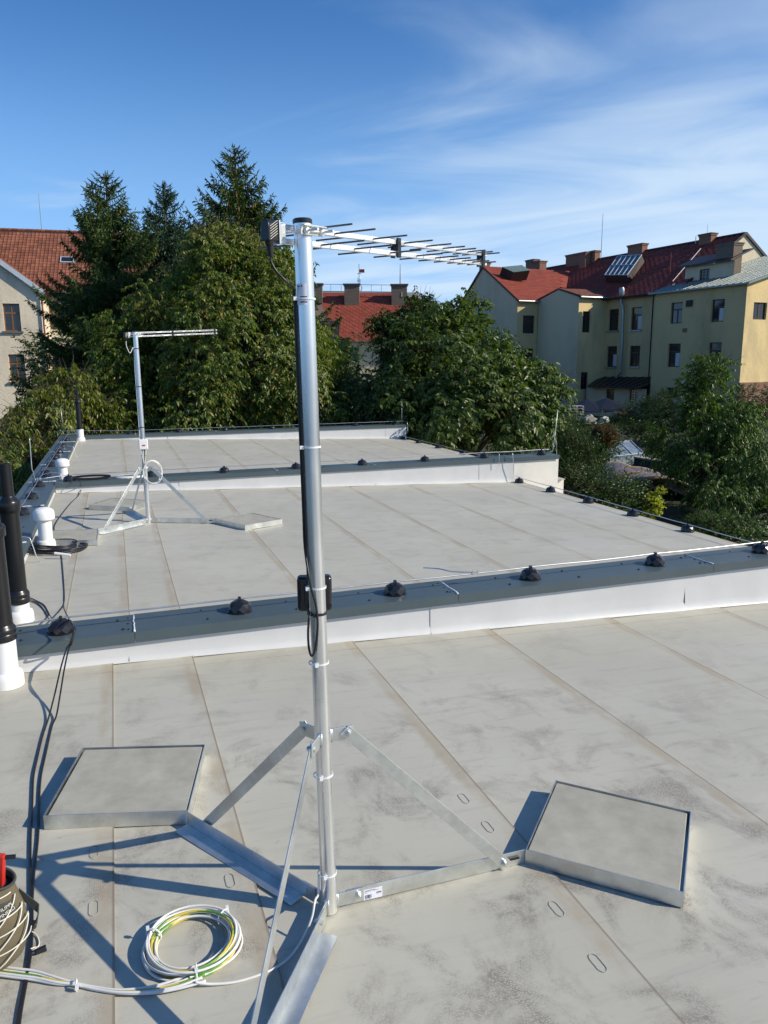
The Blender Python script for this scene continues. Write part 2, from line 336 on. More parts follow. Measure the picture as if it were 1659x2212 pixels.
def membrane():
    m, nd, lk, p = nodes('grey_roof_membrane')
    tc = nd.new('ShaderNodeTexCoord'); g = nd.new('ShaderNodeNewGeometry'); pos = g.outputs['Position']; sp = nd.new('ShaderNodeSeparateXYZ'); lk.new(tc.outputs['Object'], sp.inputs[0])
    def noise(vec, scale, detail=5, rough=.6, st=None, dist=0):
        if st:
            mp = nd.new('ShaderNodeMapping'); mp.inputs['Scale'].default_value = st; lk.new(vec, mp.inputs[0]); vec = mp.outputs[0]
        n = nd.new('ShaderNodeTexNoise'); n.inputs['Scale'].default_value = scale; n.inputs['Detail'].default_value = detail; n.inputs['Roughness'].default_value = rough; n.inputs['Distortion'].default_value = dist; lk.new(vec, n.inputs['Vector']); return n.outputs['Fac']
    def mr(v, a, b, lo=0, hi=1):
        n = nd.new('ShaderNodeMapRange'); n.interpolation_type = 'SMOOTHSTEP'; lk.new(v, n.inputs[0]); n.inputs['From Min'].default_value = a; n.inputs['From Max'].default_value = b; n.inputs['To Min'].default_value = lo; n.inputs['To Max'].default_value = hi; return n.outputs[0]
    def mul(a, b):
        n = nd.new('ShaderNodeMath'); n.operation = 'MULTIPLY'
        for i, v in enumerate((a, b)):
            if isinstance(v, (int, float)): n.inputs[i].default_value = v
            else: lk.new(v, n.inputs[i])
        return n.outputs[0]
    def mix(f, A, B):
        n = nd.new('ShaderNodeMix'); n.data_type = 'RGBA'; lk.new(f, n.inputs['Factor'])
        if hasattr(A, 'is_linked'): lk.new(A, n.inputs['A'])
        else: n.inputs['A'].default_value = rgb(A)
        n.inputs['B'].default_value = rgb(B); return n.outputs['Result']
    base = mix(mr(noise(pos, .9, 6), .3, .7), (.465,.446,.366), (.520,.500,.415))
    # long faint water streaks across the fall
    base = mix(mul(mr(noise(pos, 1, 6, .65, (1.6, 13, 1)), .50, .76), .38), base, (.31,.295,.25))
    base = mix(mul(mr(noise(pos, 1, 5, .6, (3.5, 30, 1)), .60, .76), .45), base, (.25,.225,.19))
    base = mix(mul(mr(noise(pos, 1.3, 4, .5, (1, .6, 1)), .55, .75), .35), base, (.50,.49,.455))
    # boot scuffs carrying the dot emboss, mostly where people worked near the masts
    ln = nd.new('ShaderNodeVectorMath'); ln.operation = 'DISTANCE'; lk.new(pos, ln.inputs[0]); ln.inputs[1].default_value = (.7, 1.7, 0)
    near = mr(ln.outputs['Value'], 2.9, .9, .30, 1)
    vo = nd.new('ShaderNodeTexVoronoi'); vo.inputs['Scale'].default_value = 150; vo.inputs['Randomness'].default_value = .55; lk.new(pos, vo.inputs['Vector'])
    dots = mr(vo.outputs['Distance'], .2, .6, .15, 1)
    sc1 = mul(mul(mul(mr(noise(pos, 3.6, 7, .66, (1, .8, 1), .5), .47, .68), dots), near), .78)
    base = mix(sc1, base, (.19,.165,.14))
    sc2 = mul(mul(mr(noise(pos, 7, 6, .7, (1, 1.6, 1), .8), .60, .74), near), .48)
    base = mix(sc2, base, (.20,.175,.15))
    # pale chalky rub marks
    base = mix(mul(mr(noise(pos, 3.1, 5, .6, None, .6), .60, .76), .45), base, (.57,.54,.46))
    # rusty run-off stain left of each overlap and a thin dark line along its edge
    st = mul(mul(mr(sp.outputs[0], -.085, -.04), mr(noise(pos, 1, 5, .6, (6, 2.2, 1)), .32, .62)), .66)
    base = mix(st, base, (.385,.315,.215))
    ln2 = mul(mr(sp.outputs[0], -.010, -.004), .6); base = mix(ln2, base, (.17,.14,.11))
    lk.new(base, p.inputs['Base Color']); p.inputs['Roughness'].default_value = .62; p.inputs['Specular IOR Level'].default_value = .35
    b = nd.new('ShaderNodeBump'); b.inputs['Strength'].default_value = .25; b.inputs['Distance'].default_value = .006; lk.new(noise(pos, 3.5, 4, .5), b.inputs['Height'])
    b2 = nd.new('ShaderNodeBump'); b2.inputs['Strength'].default_value = .04; b2.inputs['Distance'].default_value = .002; lk.new(vo.outputs['Distance'], b2.inputs['Height']); lk.new(b.outputs[0], b2.inputs['Normal'])
    lk.new(b2.outputs[0], p.inputs['Normal']); return m
M['roof'] = membrane()
# ================================================================== SETTING
GZ = -3.0
mb = MB(); mb.poly([(-400,-200,GZ),(400,-200,GZ),(400,800,GZ),(-400,800,GZ)])
obj('ground', mb, M['soil'], kind='structure')
roof = bpy.data.objects.new('flat_roof', None); sc.collection.objects.link(roof); roof['_o'] = (0,0,0); roof['kind'] = 'structure'
mb = MB()                                        # carcass of the building below the membrane
XL, XR = -1.18, 6.02
def deck(x0, x1, y0, y1):
    mb.hexa([(x0,y0,GZ),(x1,y0,GZ),(x1,y1,GZ),(x0,y1,GZ),(x0,y0,rz(x0)-.012),(x1,y0,rz(x1)-.012),(x1,y1,rz(x1)-.012),(x0,y1,rz(x0)-.012)])
deck(-1.12, 6.00, -4, 10.62); deck(-1.12, 6.93, 10.92, 18.34)
obj('building_body', mb, M['stucco_cream'], roof)
def strips(xs, y0, y1, trans=()):
    ys = [y0]+list(trans)+[y1]
    for j in range(len(ys)-1):
        for i in range(len(xs)-1):
            a, b = xs[i], xs[i+1]; m_ = MB(); lift = .004 + (i % 2)*.0 + (j % 2)*.0025
            A, B = a-.05 if i else a, b; yA, yB = ys[j], ys[j+1]-(.004 if j < len(ys)-2 else 0)
            ny = 6
            # the right-hand edge laps over the next sheet
            m_.hexa([(A,yA,rz(A)-.010),(B,yA,rz(B)-.008),(B,yB,rz(B)-.008),(A,yB,rz(A)-.010),(A,yA,rz(A)-.004),(B,yA,rz(B)+lift),(B,yB,rz(B)+lift),(A,yB,rz(A)-.004)])
            obj('membrane_sheet', m_, M['roof'], roof, loc=(b, (yA+yB)/2, rz(b)))
strips([-.86,-.106,.328,1.292,2.23,3.162,4.11,5.06,5.99], -4, 4.38, (4.22,))
strips([-.86,-.40,.0,.332,1.27,2.21,3.14,4.08,5.02,5.99], 4.60, 10.69, (10.50,))
strips([-.86,.112,1.063,2.03,2.98,3.93,4.88,5.85,6.92], 10.86, 18.36, (18.2,))
# oval fastener marks pressed up through the membrane
for (px, py) in [(203,1840),(202,1962),(497,1902),(1002,1725),(1054,1786),(1202,1963),(1291,2080),(205,1735)]:
    P = G(px, py, .0045); pts = []
    for k in range(20):
        t = 2*math.pi*k/20; x = .014*math.cos(t); y = .020*math.sin(t)+(.016 if math.sin(t) > 0 else -.016)
        pts.append(P+Vector((x, y, rz(x))))
    m_ = MB(); m_.tube(pts, .0009, 5, closed=True)
    obj('fastener_mark', m_, mat('mark', (.38,.36,.30), .8) if 'mark' not in bpy.data.materials else bpy.data.materials['mark'], roof, loc=P)
# ------------------------------------------------------------------ parapets
def parapet(name, label, p0, p1, inward, ztop, width, wallbase, joints, screws=(), drop=.062, tilt=.005, ends=True, over=.03, upstands=True, split=None):
    """p0->p1 runs along the front (inner) line; inward = unit vector pointing to the back of the wall"""
    p0, p1 = Vector(p0), Vector(p1); inw = Vector(inward); L = (p1-p0).length; u = (p1-p0)/L
    t = thing(name, label, 'parapet wall', tuple(p0+Vector((0,0,0))))
    zt = lambda s: ztop + tilt*((p0+u*s).x)
    # wall
    m_ = MB(); a, b = p0+inw*.03, p1+inw*.03; wb = wallbase
    c = [a, b, b+inw*(width-.07), a+inw*(width-.07)]
    if u.cross(inw).z < 0: c = [c[1], c[0], c[3], c[2]]
    m_.hexa([Vector((q.x,q.y,GZ)) for q in c]+[Vector((q.x,q.y,zt((q-p0).dot(u))-.012)) for q in c])
    obj('wall', m_, M['stucco_cream'], t)
    # white membrane turned up the wall, in pieces
    if upstands:
        cuts = split
        for i in range(len(cuts)-1):
            s0, s1 = cuts[i], cuts[i+1]+.04; n = max(2, int((s1-s0)/.12)); vs = []; fs = []
            rnd = random.Random(i+int(L*10))
            for k in range(n+1):
                s = s0+(s1-s0)*k/n; q = p0+u*s; zr = rz(q.x)
                for j, (fz, of) in enumerate(((0,.000),(.05,.014),(.2,.022),(.5,.024),(.8,.0245),(1,.024))):
                    z = zr+.003+(zt(s)-.02-zr)*fz; bulge = (rnd.random()**6)*.012 if j in (1,2) else rnd.random()*.0015
                    pt = q+inw*(of-bulge-.002*(i % 2)+(.003 if (k == n and i < len(cuts)-2) else 0)); vs.append((pt.x, pt.y, z))
            for k in range(n):
                for j in range(5):
                    a_ = k*6+j; f = (a_, a_+6, a_+7, a_+1); fs.append(f if u.cross(inw).z > 0 else f[::-1])
            mm = MB(); mm.add(vs, fs); o = obj('wall_membrane', mm, M['upstand'], t, smooth=True)
    # coping sheets
    cuts = [0]+list(joints)+[L]
    for i in range(len(cuts)-1):
        s0, s1 = cuts[i]+.002, cuts[i+1]-.002; m_ = MB(); lift = .0018*(i % 2)
        A, B = p0+u*s0, p0+u*s1
        def V(P, back, z): q = P+inw*back; return Vector((q.x, q.y, z))
        for (P0, P1, sA, sB) in ((A, B, s0, s1),):
            zA, zB = zt(sA)+lift, zt(sB)+lift
            prof = [(0, -drop), (0, 0), (width, .004), (width, -drop), (width-.003, -drop), (width-.003, .001), (.003, -.003), (.003, -drop)]
            va = [V(P0, bk, zA+dz) for bk, dz in prof]; vb = [V(P1, bk, zB+dz) for bk, dz in prof]; n = len(prof)
            fs = [(k, (k+1) % n, n+(k+1) % n, n+k) for k in range(n)] + [tuple(range(n-1,-1,-1)), tuple(range(n, 2*n))]
            if u.cross(inw).z < 0: fs = [f[::-1] for f in fs]
            m_.add(va+vb, fs)
        obj('coping_sheet', m_, M['cap'], t)
    for s in joints:                             # sealant smeared over each joint
        m_ = MB(); rnd = random.Random(int(s*100)); pts = []
        for k in range(9):
            q = p0+u*(s+rnd.uniform(-.004,.004))+inw*(.01+(width-.03)*k/8); pts.append((q.x, q.y, zt(s)+.003))
        m_.tube(pts, [.004+rnd.random()*.004 for _ in pts], 6); obj('sealant_bead', m_, M['sealant'], t, smooth=True)
        for bk in (.06, width*.5, width-.06):
            for ds in (-.03,):
                q = p0+u*(s+ds)+inw*bk; m2 = MB(); m2.cyl((q.x,q.y,zt(s)), (q.x,q.y,zt(s)+.008), .007, .005, 8); obj('screw', m2, M['screw'], t)
    for (s, bk) in screws:
        q = p0+u*s+inw*bk; m2 = MB(); m2.cyl((q.x,q.y,zt(s)), (q.x,q.y,zt(s)+.004), .011, .010, 8); m2.cyl((q.x,q.y,zt(s)+.004), (q.x,q.y,zt(s)+.010), .006, .005, 6); obj('screw', m2, M['screw'], t)
    return t, zt
scr1 = []
for xd in (-.37,.63,1.63,2.62,3.65,4.64,5.64):
    for (dx, bk) in ((-.22,.25),(-.20,.08),(.30,.24),(.33,.07)): scr1.append((xd+dx+.80, bk))
scr1 = [s for s in scr1 if 0 < s[0] < 7.3]
par1, z1 = parapet('parapet_wall', 'nearest parapet between the roofs, dark grey coping over a white membrane', (-.80,4.34,0), (6.6,4.34,0), (0,1,0), .176, .325, .02, [.818,2.807,4.843,6.6], scr1, split=[0,.1,.78,2.62,4.62,6.8])
par2, z2 = parapet('parapet_wall', 'middle parapet with cream plastered end beyond the roof edge', (-.80,10.64,0), (6.66,10.64,0), (0,1,0), .162, .325, .02, [.9,2.9,4.35,6.6], [(s,.1) for s in (.35,1.0,1.6,2.6,3.6,4.6,5.6)], split=[0,1.55,4.36,6.05,6.62])
par3, z3 = parapet('parapet_wall', 'farthest parapet in front of the trees at the end of the roof', (-.80,18.32,0), (6.96,18.32,0), (0,1,0), .100, .33, .02, [1.2,3.0,4.9,6.6], [], tilt=.003, split=[0,1.9,4.5,7.2,7.72])
parL, zL = parapet('parapet_wall', 'long left parapet running away under a row of black wire holders', (-.80,-4,0), (-.80,18.65,0), (-1,0,0), .135, .38, .02, [5.4,7.4,9.4,11.2,13.1,15.0,16.9,18.8,20.7], [(4+y, b) for y in (5.0,5.9,6.8,7.9,9.0,9.9,11.0,12.1,13.3) for b in (.1,.28)], tilt=.0, split=[0,8.3,14.6,22.3])
# ------------------------------------------------------------------ wire holders (faceted domes)
def make_holder(loc, label):
    t = thing('wire_holder', label, 'wire holder', loc, 'black faceted wire holders')
    m_ = MB(); rings = [(.071,.004,0),(.071,.029,.5),(.059,.053,0),(.034,.068,.5),(.0,.074,0)]; n = 8; vs = []; fs = []
    for r_, z_, sh in rings[:-1]:
        for k in range(n):
            a = 2*math.pi*(k+sh)/n; vs.append((r_*math.cos(a), r_*math.sin(a), z_))
    vs.append((0,0,.074)); top = len(vs)-1
    for i in range(3):
        for k in range(n):
            a, b = i*n+k, i*n+(k+1) % n; c, d = (i+1)*n+k, (i+1)*n+(k+1) % n
            if rings[i][2] == 0: fs += [(a, b, c), (b, d, c)]
            else: fs += [(a, b, d), (a, d, c)]
    fs += [(3*n+k, 3*n+(k+1) % n, top) for k in range(n)]
    m_.add([Vector(v)+Vector(loc) for v in vs], fs)
    obj('dome', m_, M['holder'], t)
    m_ = MB(); m_.lathe(loc, [(.0715,0),(.077,.001),(.077,.006),(.070,.008)], 18); obj('base_ring', m_, M['holder'], t)
    m_ = MB(); L = Vector(loc)
    for sx in (-1, 1): m_.cbox(L+Vector((sx*.008, 0, .080)), .006, .016, .020)
    m_.cbox(L+Vector((0,0,.0705)), .024, .020, .006); obj('clip', m_, M['holder'], t)
    return t
LIFT = .0
hold = []
spots = []
ordn = ['first','second','third','fourth','fifth','sixth','seventh','eighth','ninth','tenth','eleventh','twelfth']
for i, x in enumerate((-.37,.63,1.63,2.62,3.65,4.64,5.64)): spots.append((x, 4.50, z1(x+.80)+.002, '%s black faceted wire holder from the left on the nearest parapet' % ordn[i]))
for i, x in enumerate((-.638,.394,1.381,2.403,3.40,4.40,5.40,6.42)): spots.append((x, 10.80, z2(x+.80)+.002, '%s black wire holder from the left on the middle parapet' % ordn[i]))
for i, x in enumerate((.27,1.37,2.43,3.55,4.60,5.65,6.70)): spots.append((x, 18.48, z3(x+.80)+.002, '%s black wire holder from the left on the farthest parapet' % ordn[i]))
for i, y in enumerate((16.86,15.63,14.57,13.64,12.69,11.68,10.58,9.63,8.61,7.63,6.65,5.6,4.9)[::-1]):
    spots.append((-.985, y, .139, '%s black wire holder along the left parapet counted from the nearest' % (ordn+['thirteenth'])[i]))
for i, y in enumerate((10.55,9.62,8.67,7.72,6.755,5.79,4.85)[::-1]): spots.append((5.89, y, rz(5.89)+.006, '%s wire holder from the near end along the open roof edge' % ordn[i]))
for i, y in enumerate((18.2,17.1,15.9,14.6,13.3,12.1,11.2)[::-1]): spots.append((6.80, y, rz(6.80)+.006, '%s wire holder from the near end on the far open roof edge' % ordn[i]))
h0 = None
for x, y, z, lab in spots:
    if h0 is None: h0 = make_holder((x, y, z), lab); c = h0
    else: c = copytree(h0, (x, y, z), lab)
    c.rotation_euler.z = random.uniform(0, 6.28); c.rotation_euler.y = random.uniform(-.03,.03)
    # keep the two clip ears across the wire
    for ch in c.children:
        if ch.name.startswith('clip'): ch.rotation_euler.z = -c.rotation_euler.z + (math.pi/2 if (y < 4.6 or abs(y-10.8) < .1 or y > 18.3) and x > -.9 else 0)
# ------------------------------------------------------------------ lightning conductor wires
def sagwire(pts, sag=.006, n=4):
    out = []
    for i in range(len(pts)-1):
        a, b = Vector(pts[i]), Vector(pts[i+1])
        for k in range(n):
            t = k/n; p = a.lerp(b, t); p.z -= sag*4*t*(1-t)*random.uniform(.2,1); out.append(p)
    out.append(Vector(pts[-1])); return out
def wirething(pts, label, extra=None, r=.0048):
    m_ = MB(); m_.tube(pts, r, 8); o = obj('conductor_wire', m_, M['wire'], smooth=True, loc=tuple(pts[0])); tag(o, label, 'lightning conductor', 'lightning conductor wires'); return o
HW = .083
wirething(sagwire([(-1.0,4.42,z1(0)+HW-.02)]+[(x,4.50,z1(x+.8)+HW) for x in (-.37,.63,1.63,2.62,3.65,4.64,5.64)]+[(6.6,4.5,z1(7.4)+HW)]), 'lightning wire clipped above the nearest parapet')
wirething(sagwire([(-.985,10.66,.139+HW)]+[(x,10.80,z2(x+.8)+HW) for x in (-.638,.394,1.381,2.403,3.40,4.40,5.40,6.42)]+[(6.56,10.8,z2(7.3)+HW)]), 'lightning wire clipped above the middle parapet')
wirething(sagwire([(-1.25,18.5,.139+HW-.15),(-1.24,18.5,.139+HW),(-.9,18.48,.139+HW)]+[(x,18.48,z3(x+.8)+HW) for x in (.27,1.37,2.43,3.55,4.60,5.65,6.70)]+[(6.93,18.48,z3(7.6)+HW),(6.97,18.3,z3(7.6)+HW-.01),(6.97,18.25,-.08),(6.85,18.25,rz(6.85)+.09)]), 'lightning wire clipped above the farthest parapet')
wirething(sagwire([(-.985,y,.139+HW) for y in (4.4,4.9,5.6,6.65,7.63,8.61,9.63,10.58,11.68,12.69,13.64,14.57,15.63,16.86,18.4)]), 'lightning wire running away along the left parapet')
wirething(sagwire([(5.78,10.58,z2(6.6)+HW),(5.80,10.58,.12),(5.82,10.60,-.05),(5.89,10.55,rz(5.89)+HW)]+[(5.89,y,rz(5.89)+HW+.004) for y in (9.62,8.67,7.72,6.755,5.79,4.85)]), 'thin lightning wire along the open roof edge')
wirething(sagwire([(6.80,y,rz(6.80)+HW) for y in (18.2,17.1,15.9,14.6,13.3,12.1,11.2)]), 'lightning wire along the far open roof edge')
def strap(pts, label): return tag(obj('wire_bridge', (lambda b: (b.tube(smoothpath(pts, 4), .0042, 7), b)[1])(MB()), M['wire'], smooth=True, loc=tuple(pts[0])), label, 'lightning conductor', 'bent wire bridges over the left parapet')
for yy, nm in ((6.9,'nearest bent wire bridge leading off the left parapet to the roof'),(11.0,'bent wire bridge beside the white vent at the middle parapet'),(14.6,'bent wire bridge on the left parapet of the far roof'),(17.3,'farthest bent wire bridge beside the small black flue')):
    strap([(-.985,yy,.139+HW),(-.88,yy,.139+HW+.03),(-.76,yy-.01,.139+HW+.02),(-.735,yy-.02,.139+HW-.03),(-.71,yy-.03,.09),(-.69,yy-.03,.03)], nm)
strap([(5.55,10.62,z2(6.4)+HW),(5.56,10.60,z2(6.4)+HW-.02),(5.56,10.60,.15),(5.56,10.6,.08)], 'short wire drop clamped to the front of the middle parapet')
strap([tuple(G(*p, .10)) for p in ((0,0),)] if False else [(1.93,4.75,z1(2.6)+HW),(1.99,4.62,z1(2.6)+HW+.02),(2.06,4.56,z1(2.6)+HW+.01),(2.22,4.51,z1(2.6)+HW)], 'short bent wire end clamped to the nearest parapet wire')
def clampo(P, label):
    m_ = MB(); P = Vector(P); m_.cbox(P, .05, .014, .010)
    for dx in (-.018,.018): m_.cyl(P+Vector((dx,0,-.012)), P+Vector((dx,0,.014)), .005, None, 6)
    tag(obj('wire_clamp', m_, M['wire'], loc=tuple(P)), label, 'clamp', 'wire clamps')
clampo((2.20,4.50,z1(3)+HW), 'small clamp on the wire over the nearest parapet')
clampo((6.50,10.8,z2(7.3)+HW), 'small clamp at the right end of the middle parapet wire')
clampo((-.985,10.66,.139+HW), 'small clamp where wires cross on the left parapet')
clampo((5.60,10.8,z2(6.4)+HW), 'small clamp above the corner of the middle parapet')
def rod(pts, label, r=.006): m_ = MB(); m_.tube(pts, [r]*(len(pts)-1)+[r*.6], 7); tag(obj('air_terminal', m_, M['wire'], smooth=True, loc=tuple(pts[0])), label, 'lightning rod', 'lightning rods on the parapets')
a0 = AY(63.7,946.5,10.62); a1 = AY(69.5,1020,10.62)
rod(smoothpath([(-.985,10.66,.139+HW),(-1.03,10.66,.139+HW),(a1.x+.01,10.63,a1.z),tuple(a1+Vector((0,0,.05))),tuple(a0.lerp(a1,.4)),tuple(a0)],4), 'bent lightning rod standing up at the left parapet')
b0 = AY(166,900,18.5); rod([tuple(AY(136,928,18.5)), tuple(AY(134,905,18.5)), tuple(AY(131,880,18.5))], 'thin lightning rod at the far left corner')
rod([tuple(AY(868,918,18.48)), tuple(AY(868,895,18.48)), tuple(AY(868,867,18.48))], 'thin lightning rod at the far right corner')
e0, e1, e2 = AY(1195,967,10.8), AY(1200,930,10.8), AY(1205,885,10.8)
rod([tuple(AY(1182,977,10.8)), tuple(AY(1194,975,10.8)), tuple(e0), tuple(e1), tuple(e2)], 'lightning rod bound to a post at the end of the middle parapet')
m_ = MB(); m_.tube([tuple(AY(1203,985,10.8)), tuple(AY(1202,955,10.8)), tuple(e1.lerp(e0,.4)), tuple(e1)], .006, 7); tag(obj('rod_stay', m_, M['wire'], smooth=True, loc=tuple(e0)), 'stay holding the lightning rod at the end of the middle parapet', 'stay')
# ================================================================== MASTS
ANT_AZ = 38.8
def mast(base, top, th0, labels, mast_label, first):
    base, top = Vector(base), Vector(top); ax = (top-base).normalized()
    t = thing('antenna_mast', mast_label, 'antenna mast', tuple(base), 'galvanised antenna masts on ballasted tripods')
    r = .024
    m_ = MB(); m_.cyl(base+Vector((0,0,.004)), top, r, None, 40); autosmooth(obj('pole', m_, M['galv_pole'], t))
    m_ = MB(); m_.lathe(top, [(r+.0012,-.006),(r+.0016,-.004),(r+.0016,.004),(r-.002,.007)], 32, axis=ax); autosmooth(obj('pole_cap', m_, M['blackpl'], t))
    P = lambda rr, a, h: Vector((base.x+rr*math.cos(R(a)), base.y+rr*math.sin(R(a)), rz(base.x+rr*math.cos(R(a)))+h))
    HB = .585
    trays = []
    for k in range(3):
        a = th0+(120*k if not (first and k == 2) else 234.3); u = Vector((math.cos(R(a)), math.sin(R(a)), 0)); nl = Vector((-u.y, u.x, 0))   # nl: side the foot flange lies on
        # vertical plates welded to the pole, lower and upper
        for (h, hh, rr) in ((.035,.046,.115),(HB,.042,.098)):
            c = base+ax*h if h > .1 else P(.03, a, .032); c = Vector((base.x, base.y, c.z)) + (ax*h if False else Vector((0,0,0)))
            if h > .1: c = base+ax*h
            m_ = MB(); m_.box(c+u*(r-.003)-Vector((0,0,hh/2))-nl*.003, u*(rr-r), nl*.005, Vector((0,0,hh)))
            obj('bracket_plate', m_, M['galv'], t, bevel=.002)
            m_ = MB(); w0 = c+u*(r+.001)
            for s in (-1,1): m_.tube([w0-nl*.003*s-Vector((0,0,hh/2)), w0-nl*.004*s, w0-nl*.003*s+Vector((0,0,hh/2))], [.004,.0052,.004], 6)
            obj('weld_seam', m_, M['galv'], t, smooth=True)
        # L-section arm lying on the roof
        A, B = P(.055, a, .004), P(.700, a, .004); vec = B-A; up = Vector((0,0,1))
        m_ = MB(); m_.box(A+nl*.003, vec, nl*.004, up*.052); m_.box(A+nl*.007+vec.normalized()*.05, vec-vec.normalized()*.05, nl*.056, up*.004)
        arm = obj('arm', m_, M['galv'], t, bevel=.0012)
        # bolts
        def bolt(c, d, parent=t, rr=.0085):
            mb_ = MB(); mb_.cyl(c-d*.002, c+d*.0015, rr*1.35, None, 14); mb_.cyl(c+d*.0015, c+d*.009, rr, None, 6); mb_.cyl(c+d*.009, c+d*.012, rr*.5, None, 8); mb_.cyl(c-d*.016, c-d*.002, rr*.95, None, 6); obj('bolt', mb_, M['galv'], parent)
        bolt(P(.095, a, .034)-nl*.004, -nl)
        # strut: flat steel bar
        S0 = base+ax*HB+u*.078; S1 = P(.612, a, .032)
        e = (S1-S0).normalized(); m_ = MB(); m_.bar(S0-e*.018-nl*.006, S1+e*.02-nl*.006, .038, .004, e.cross(nl)); obj('strut', m_, M['galv'], t, bevel=.001)
        bolt(S0-nl*.009, -nl); bolt(S1-nl*.009, -nl)
        # slotted plate end on the arm near the tray
        m_ = MB(); q = P(.63, a, .030); m_.box(q-nl*.0025, vec.normalized()*.045, nl*-.0005, up*.009); obj('slot', m_, M['dark'], t)
        # ballast tray
        c0 = P(.700, a, .003); s = .507; e1_ = Vector((math.cos(R(a-45)), math.sin(R(a-45)), 0)); e2_ = Vector((math.cos(R(a+45)), math.sin(R(a+45)), 0))
        e1_.z = -SX*e1_.x; e2_.z = -SX*e2_.x
        m_ = MB(); th = .003; H_ = .052
        m_.box(c0, e1_*s, e2_*s, up*.003)
        m_.box(c0+up*.003, e1_*s, e2_*th, up*H_); m_.box(c0+e2_*(s-th)+up*.003, e1_*s, e2_*th, up*H_)
        m_.box(c0+e2_*th+up*.003, e1_*th, e2_*(s-2*th), up*H_); m_.box(c0+e1_*(s-th)+e2_*th+up*.003, e1_*th, e2_*(s-2*th), up*H_)
        obj('ballast_tray', m_, M['galv'], t)
        o_ = MB(); g0, g1 = .007, .013; st = c0+e1_*g0+e2_*g0+up*.0065; sl = s-g0-g1
        o_.box(st, e1_*sl, e2_*sl, up*.046)
        so = obj('paving_slab', o_, M['concrete'], loc=tuple(c0), bevel=.003); tag(so, labels[k], 'paving slab', 'concrete paving slabs weighing down the mast trays')
        trays.append((c0, e1_, e2_))
    return t, ax
mast1, ax1 = mast((.523,2.050,-.018), (.4926,2.0575,2.013), 2.0,
    ['concrete slab in the tray right of the near mast, pale scratches on it','concrete slab in the tray left of the near mast','concrete slab in the tray of the near mast closest to the camera'],
    'tall galvanised antenna mast nearest the camera on a tripod with slab trays', True)
m2top = AD(288, 714, 8.02)
mast2, ax2 = mast((.256,8.43,-.009), tuple(AY(292, 716, 8.44)), -15.0,
    ['concrete slab in the right tray of the far mast','concrete slab in the rear tray of the far mast','concrete slab in the tray of the far mast behind the white vent'],
    'far galvanised antenna mast standing on the second roof', False)
# sticker on the right arm of the near mast, with bar code and unreadable lines
def sticker(O, u, v, n, W, H_, parent, bars=True):
    O, u, v, n = map(Vector, (O, u, v, n)); m_ = MB(); m_.box(O, u*W, v*H_, n*.0006); s = obj('sticker', m_, M['paper'], parent, bevel=0)
    k = MB(); rnd = random.Random(3)
    if bars:
        x = .05
        while x < .40:
            w_ = rnd.choice((.008,.014,.022)); k.box(O+u*W*x+v*H_*.14+n*.0006, u*W*w_, v*H_*.34, n*.0003); x += w_+rnd.choice((.010,.016,.024))
        for (yy, x0, x1) in ((.88,.04,.62),(.80,.04,.40),(.80,.48,.80),(.66,.04,.18),(.06,.08,.20),(.06,.26,.36)):
            xx = x0
            while xx < x1: 
                w_ = rnd.uniform(.010,.022); k.box(O+u*W*xx+v*H_*yy+n*.0006, u*W*w_, v*H_*rnd.uniform(.025,.05), n*.0003); xx += w_+.010
        k.box(O+u*W*.68+v*H_*.50+n*.0006, u*W*.27, v*H_*.09, n*.0003); k.box(O+u*W*.68+v*H_*.42+n*.0006, u*W*.25, v*H_*.022, n*.0003)
    else:
        k.box(O+u*W*.30+v*H_*.20+n*.0006, u*W*.62, v*H_*.12, n*.0003); k.box(O+u*W*.34+v*H_*.10+n*.0006, u*W*.56, v*H_*.045, n*.0003)
        xx = .12
        while xx < .52: w_ = rnd.uniform(.03,.05); k.box(O+u*W*xx+v*H_*.87+n*.0006, u*W*w_, v*H_*rnd.uniform(.04,.07), n*.0003); xx += w_+.015
    obj('print', k, M['ink'], s)
a = 2.0; u_ = Vector((math.cos(R(a)), math.sin(R(a)), -SX)); nl_ = Vector((math.sin(R(a)), -math.cos(R(a)), 0))
p_ = PL(786, 1944, Vector((.523,2.05,0))+nl_*-.003, nl_)
sticker(Vector((p_.x, p_.y, p_.z)) + nl_*.0002 - Vector((0,0,.002)), u_, Vector((0,0,1)), nl_, .062, .036, mast1)
# paper label wrapped on the upper pole (thin curved sheet)
def poly_label():
    m_ = MB(); k = MB(); c = lambda h: Vector((.523,2.05,-.018)) + ax1*h; rr = .0247
    def P(a, h, r_=rr): q = c(h); return Vector((q.x+r_*math.cos(R(a)), q.y+r_*math.sin(R(a)), q.z))
    A = [-165+i*9 for i in range(9)]
    for i in range(8): m_.add([P(A[i],1.820), P(A[i+1],1.820), P(A[i+1],1.874), P(A[i],1.874)], [(0,1,2,3)])
    o = obj('sticker', m_, M['paper'], mast1)
    for (h0, h1, i0, i1) in ((1.834,1.842,3,8),(1.826,1.829,3,8),(1.866,1.869,1,3),(1.866,1.870,4,5)):
        for i in range(i0, i1): k.add([P(A[i],h0,rr+.0003), P(A[i+1],h0,rr+.0003), P(A[i+1],h1,rr+.0003), P(A[i],h1,rr+.0003)], [(0,1,2,3)])
    obj('print', k, M['ink'], o)
poly_label()
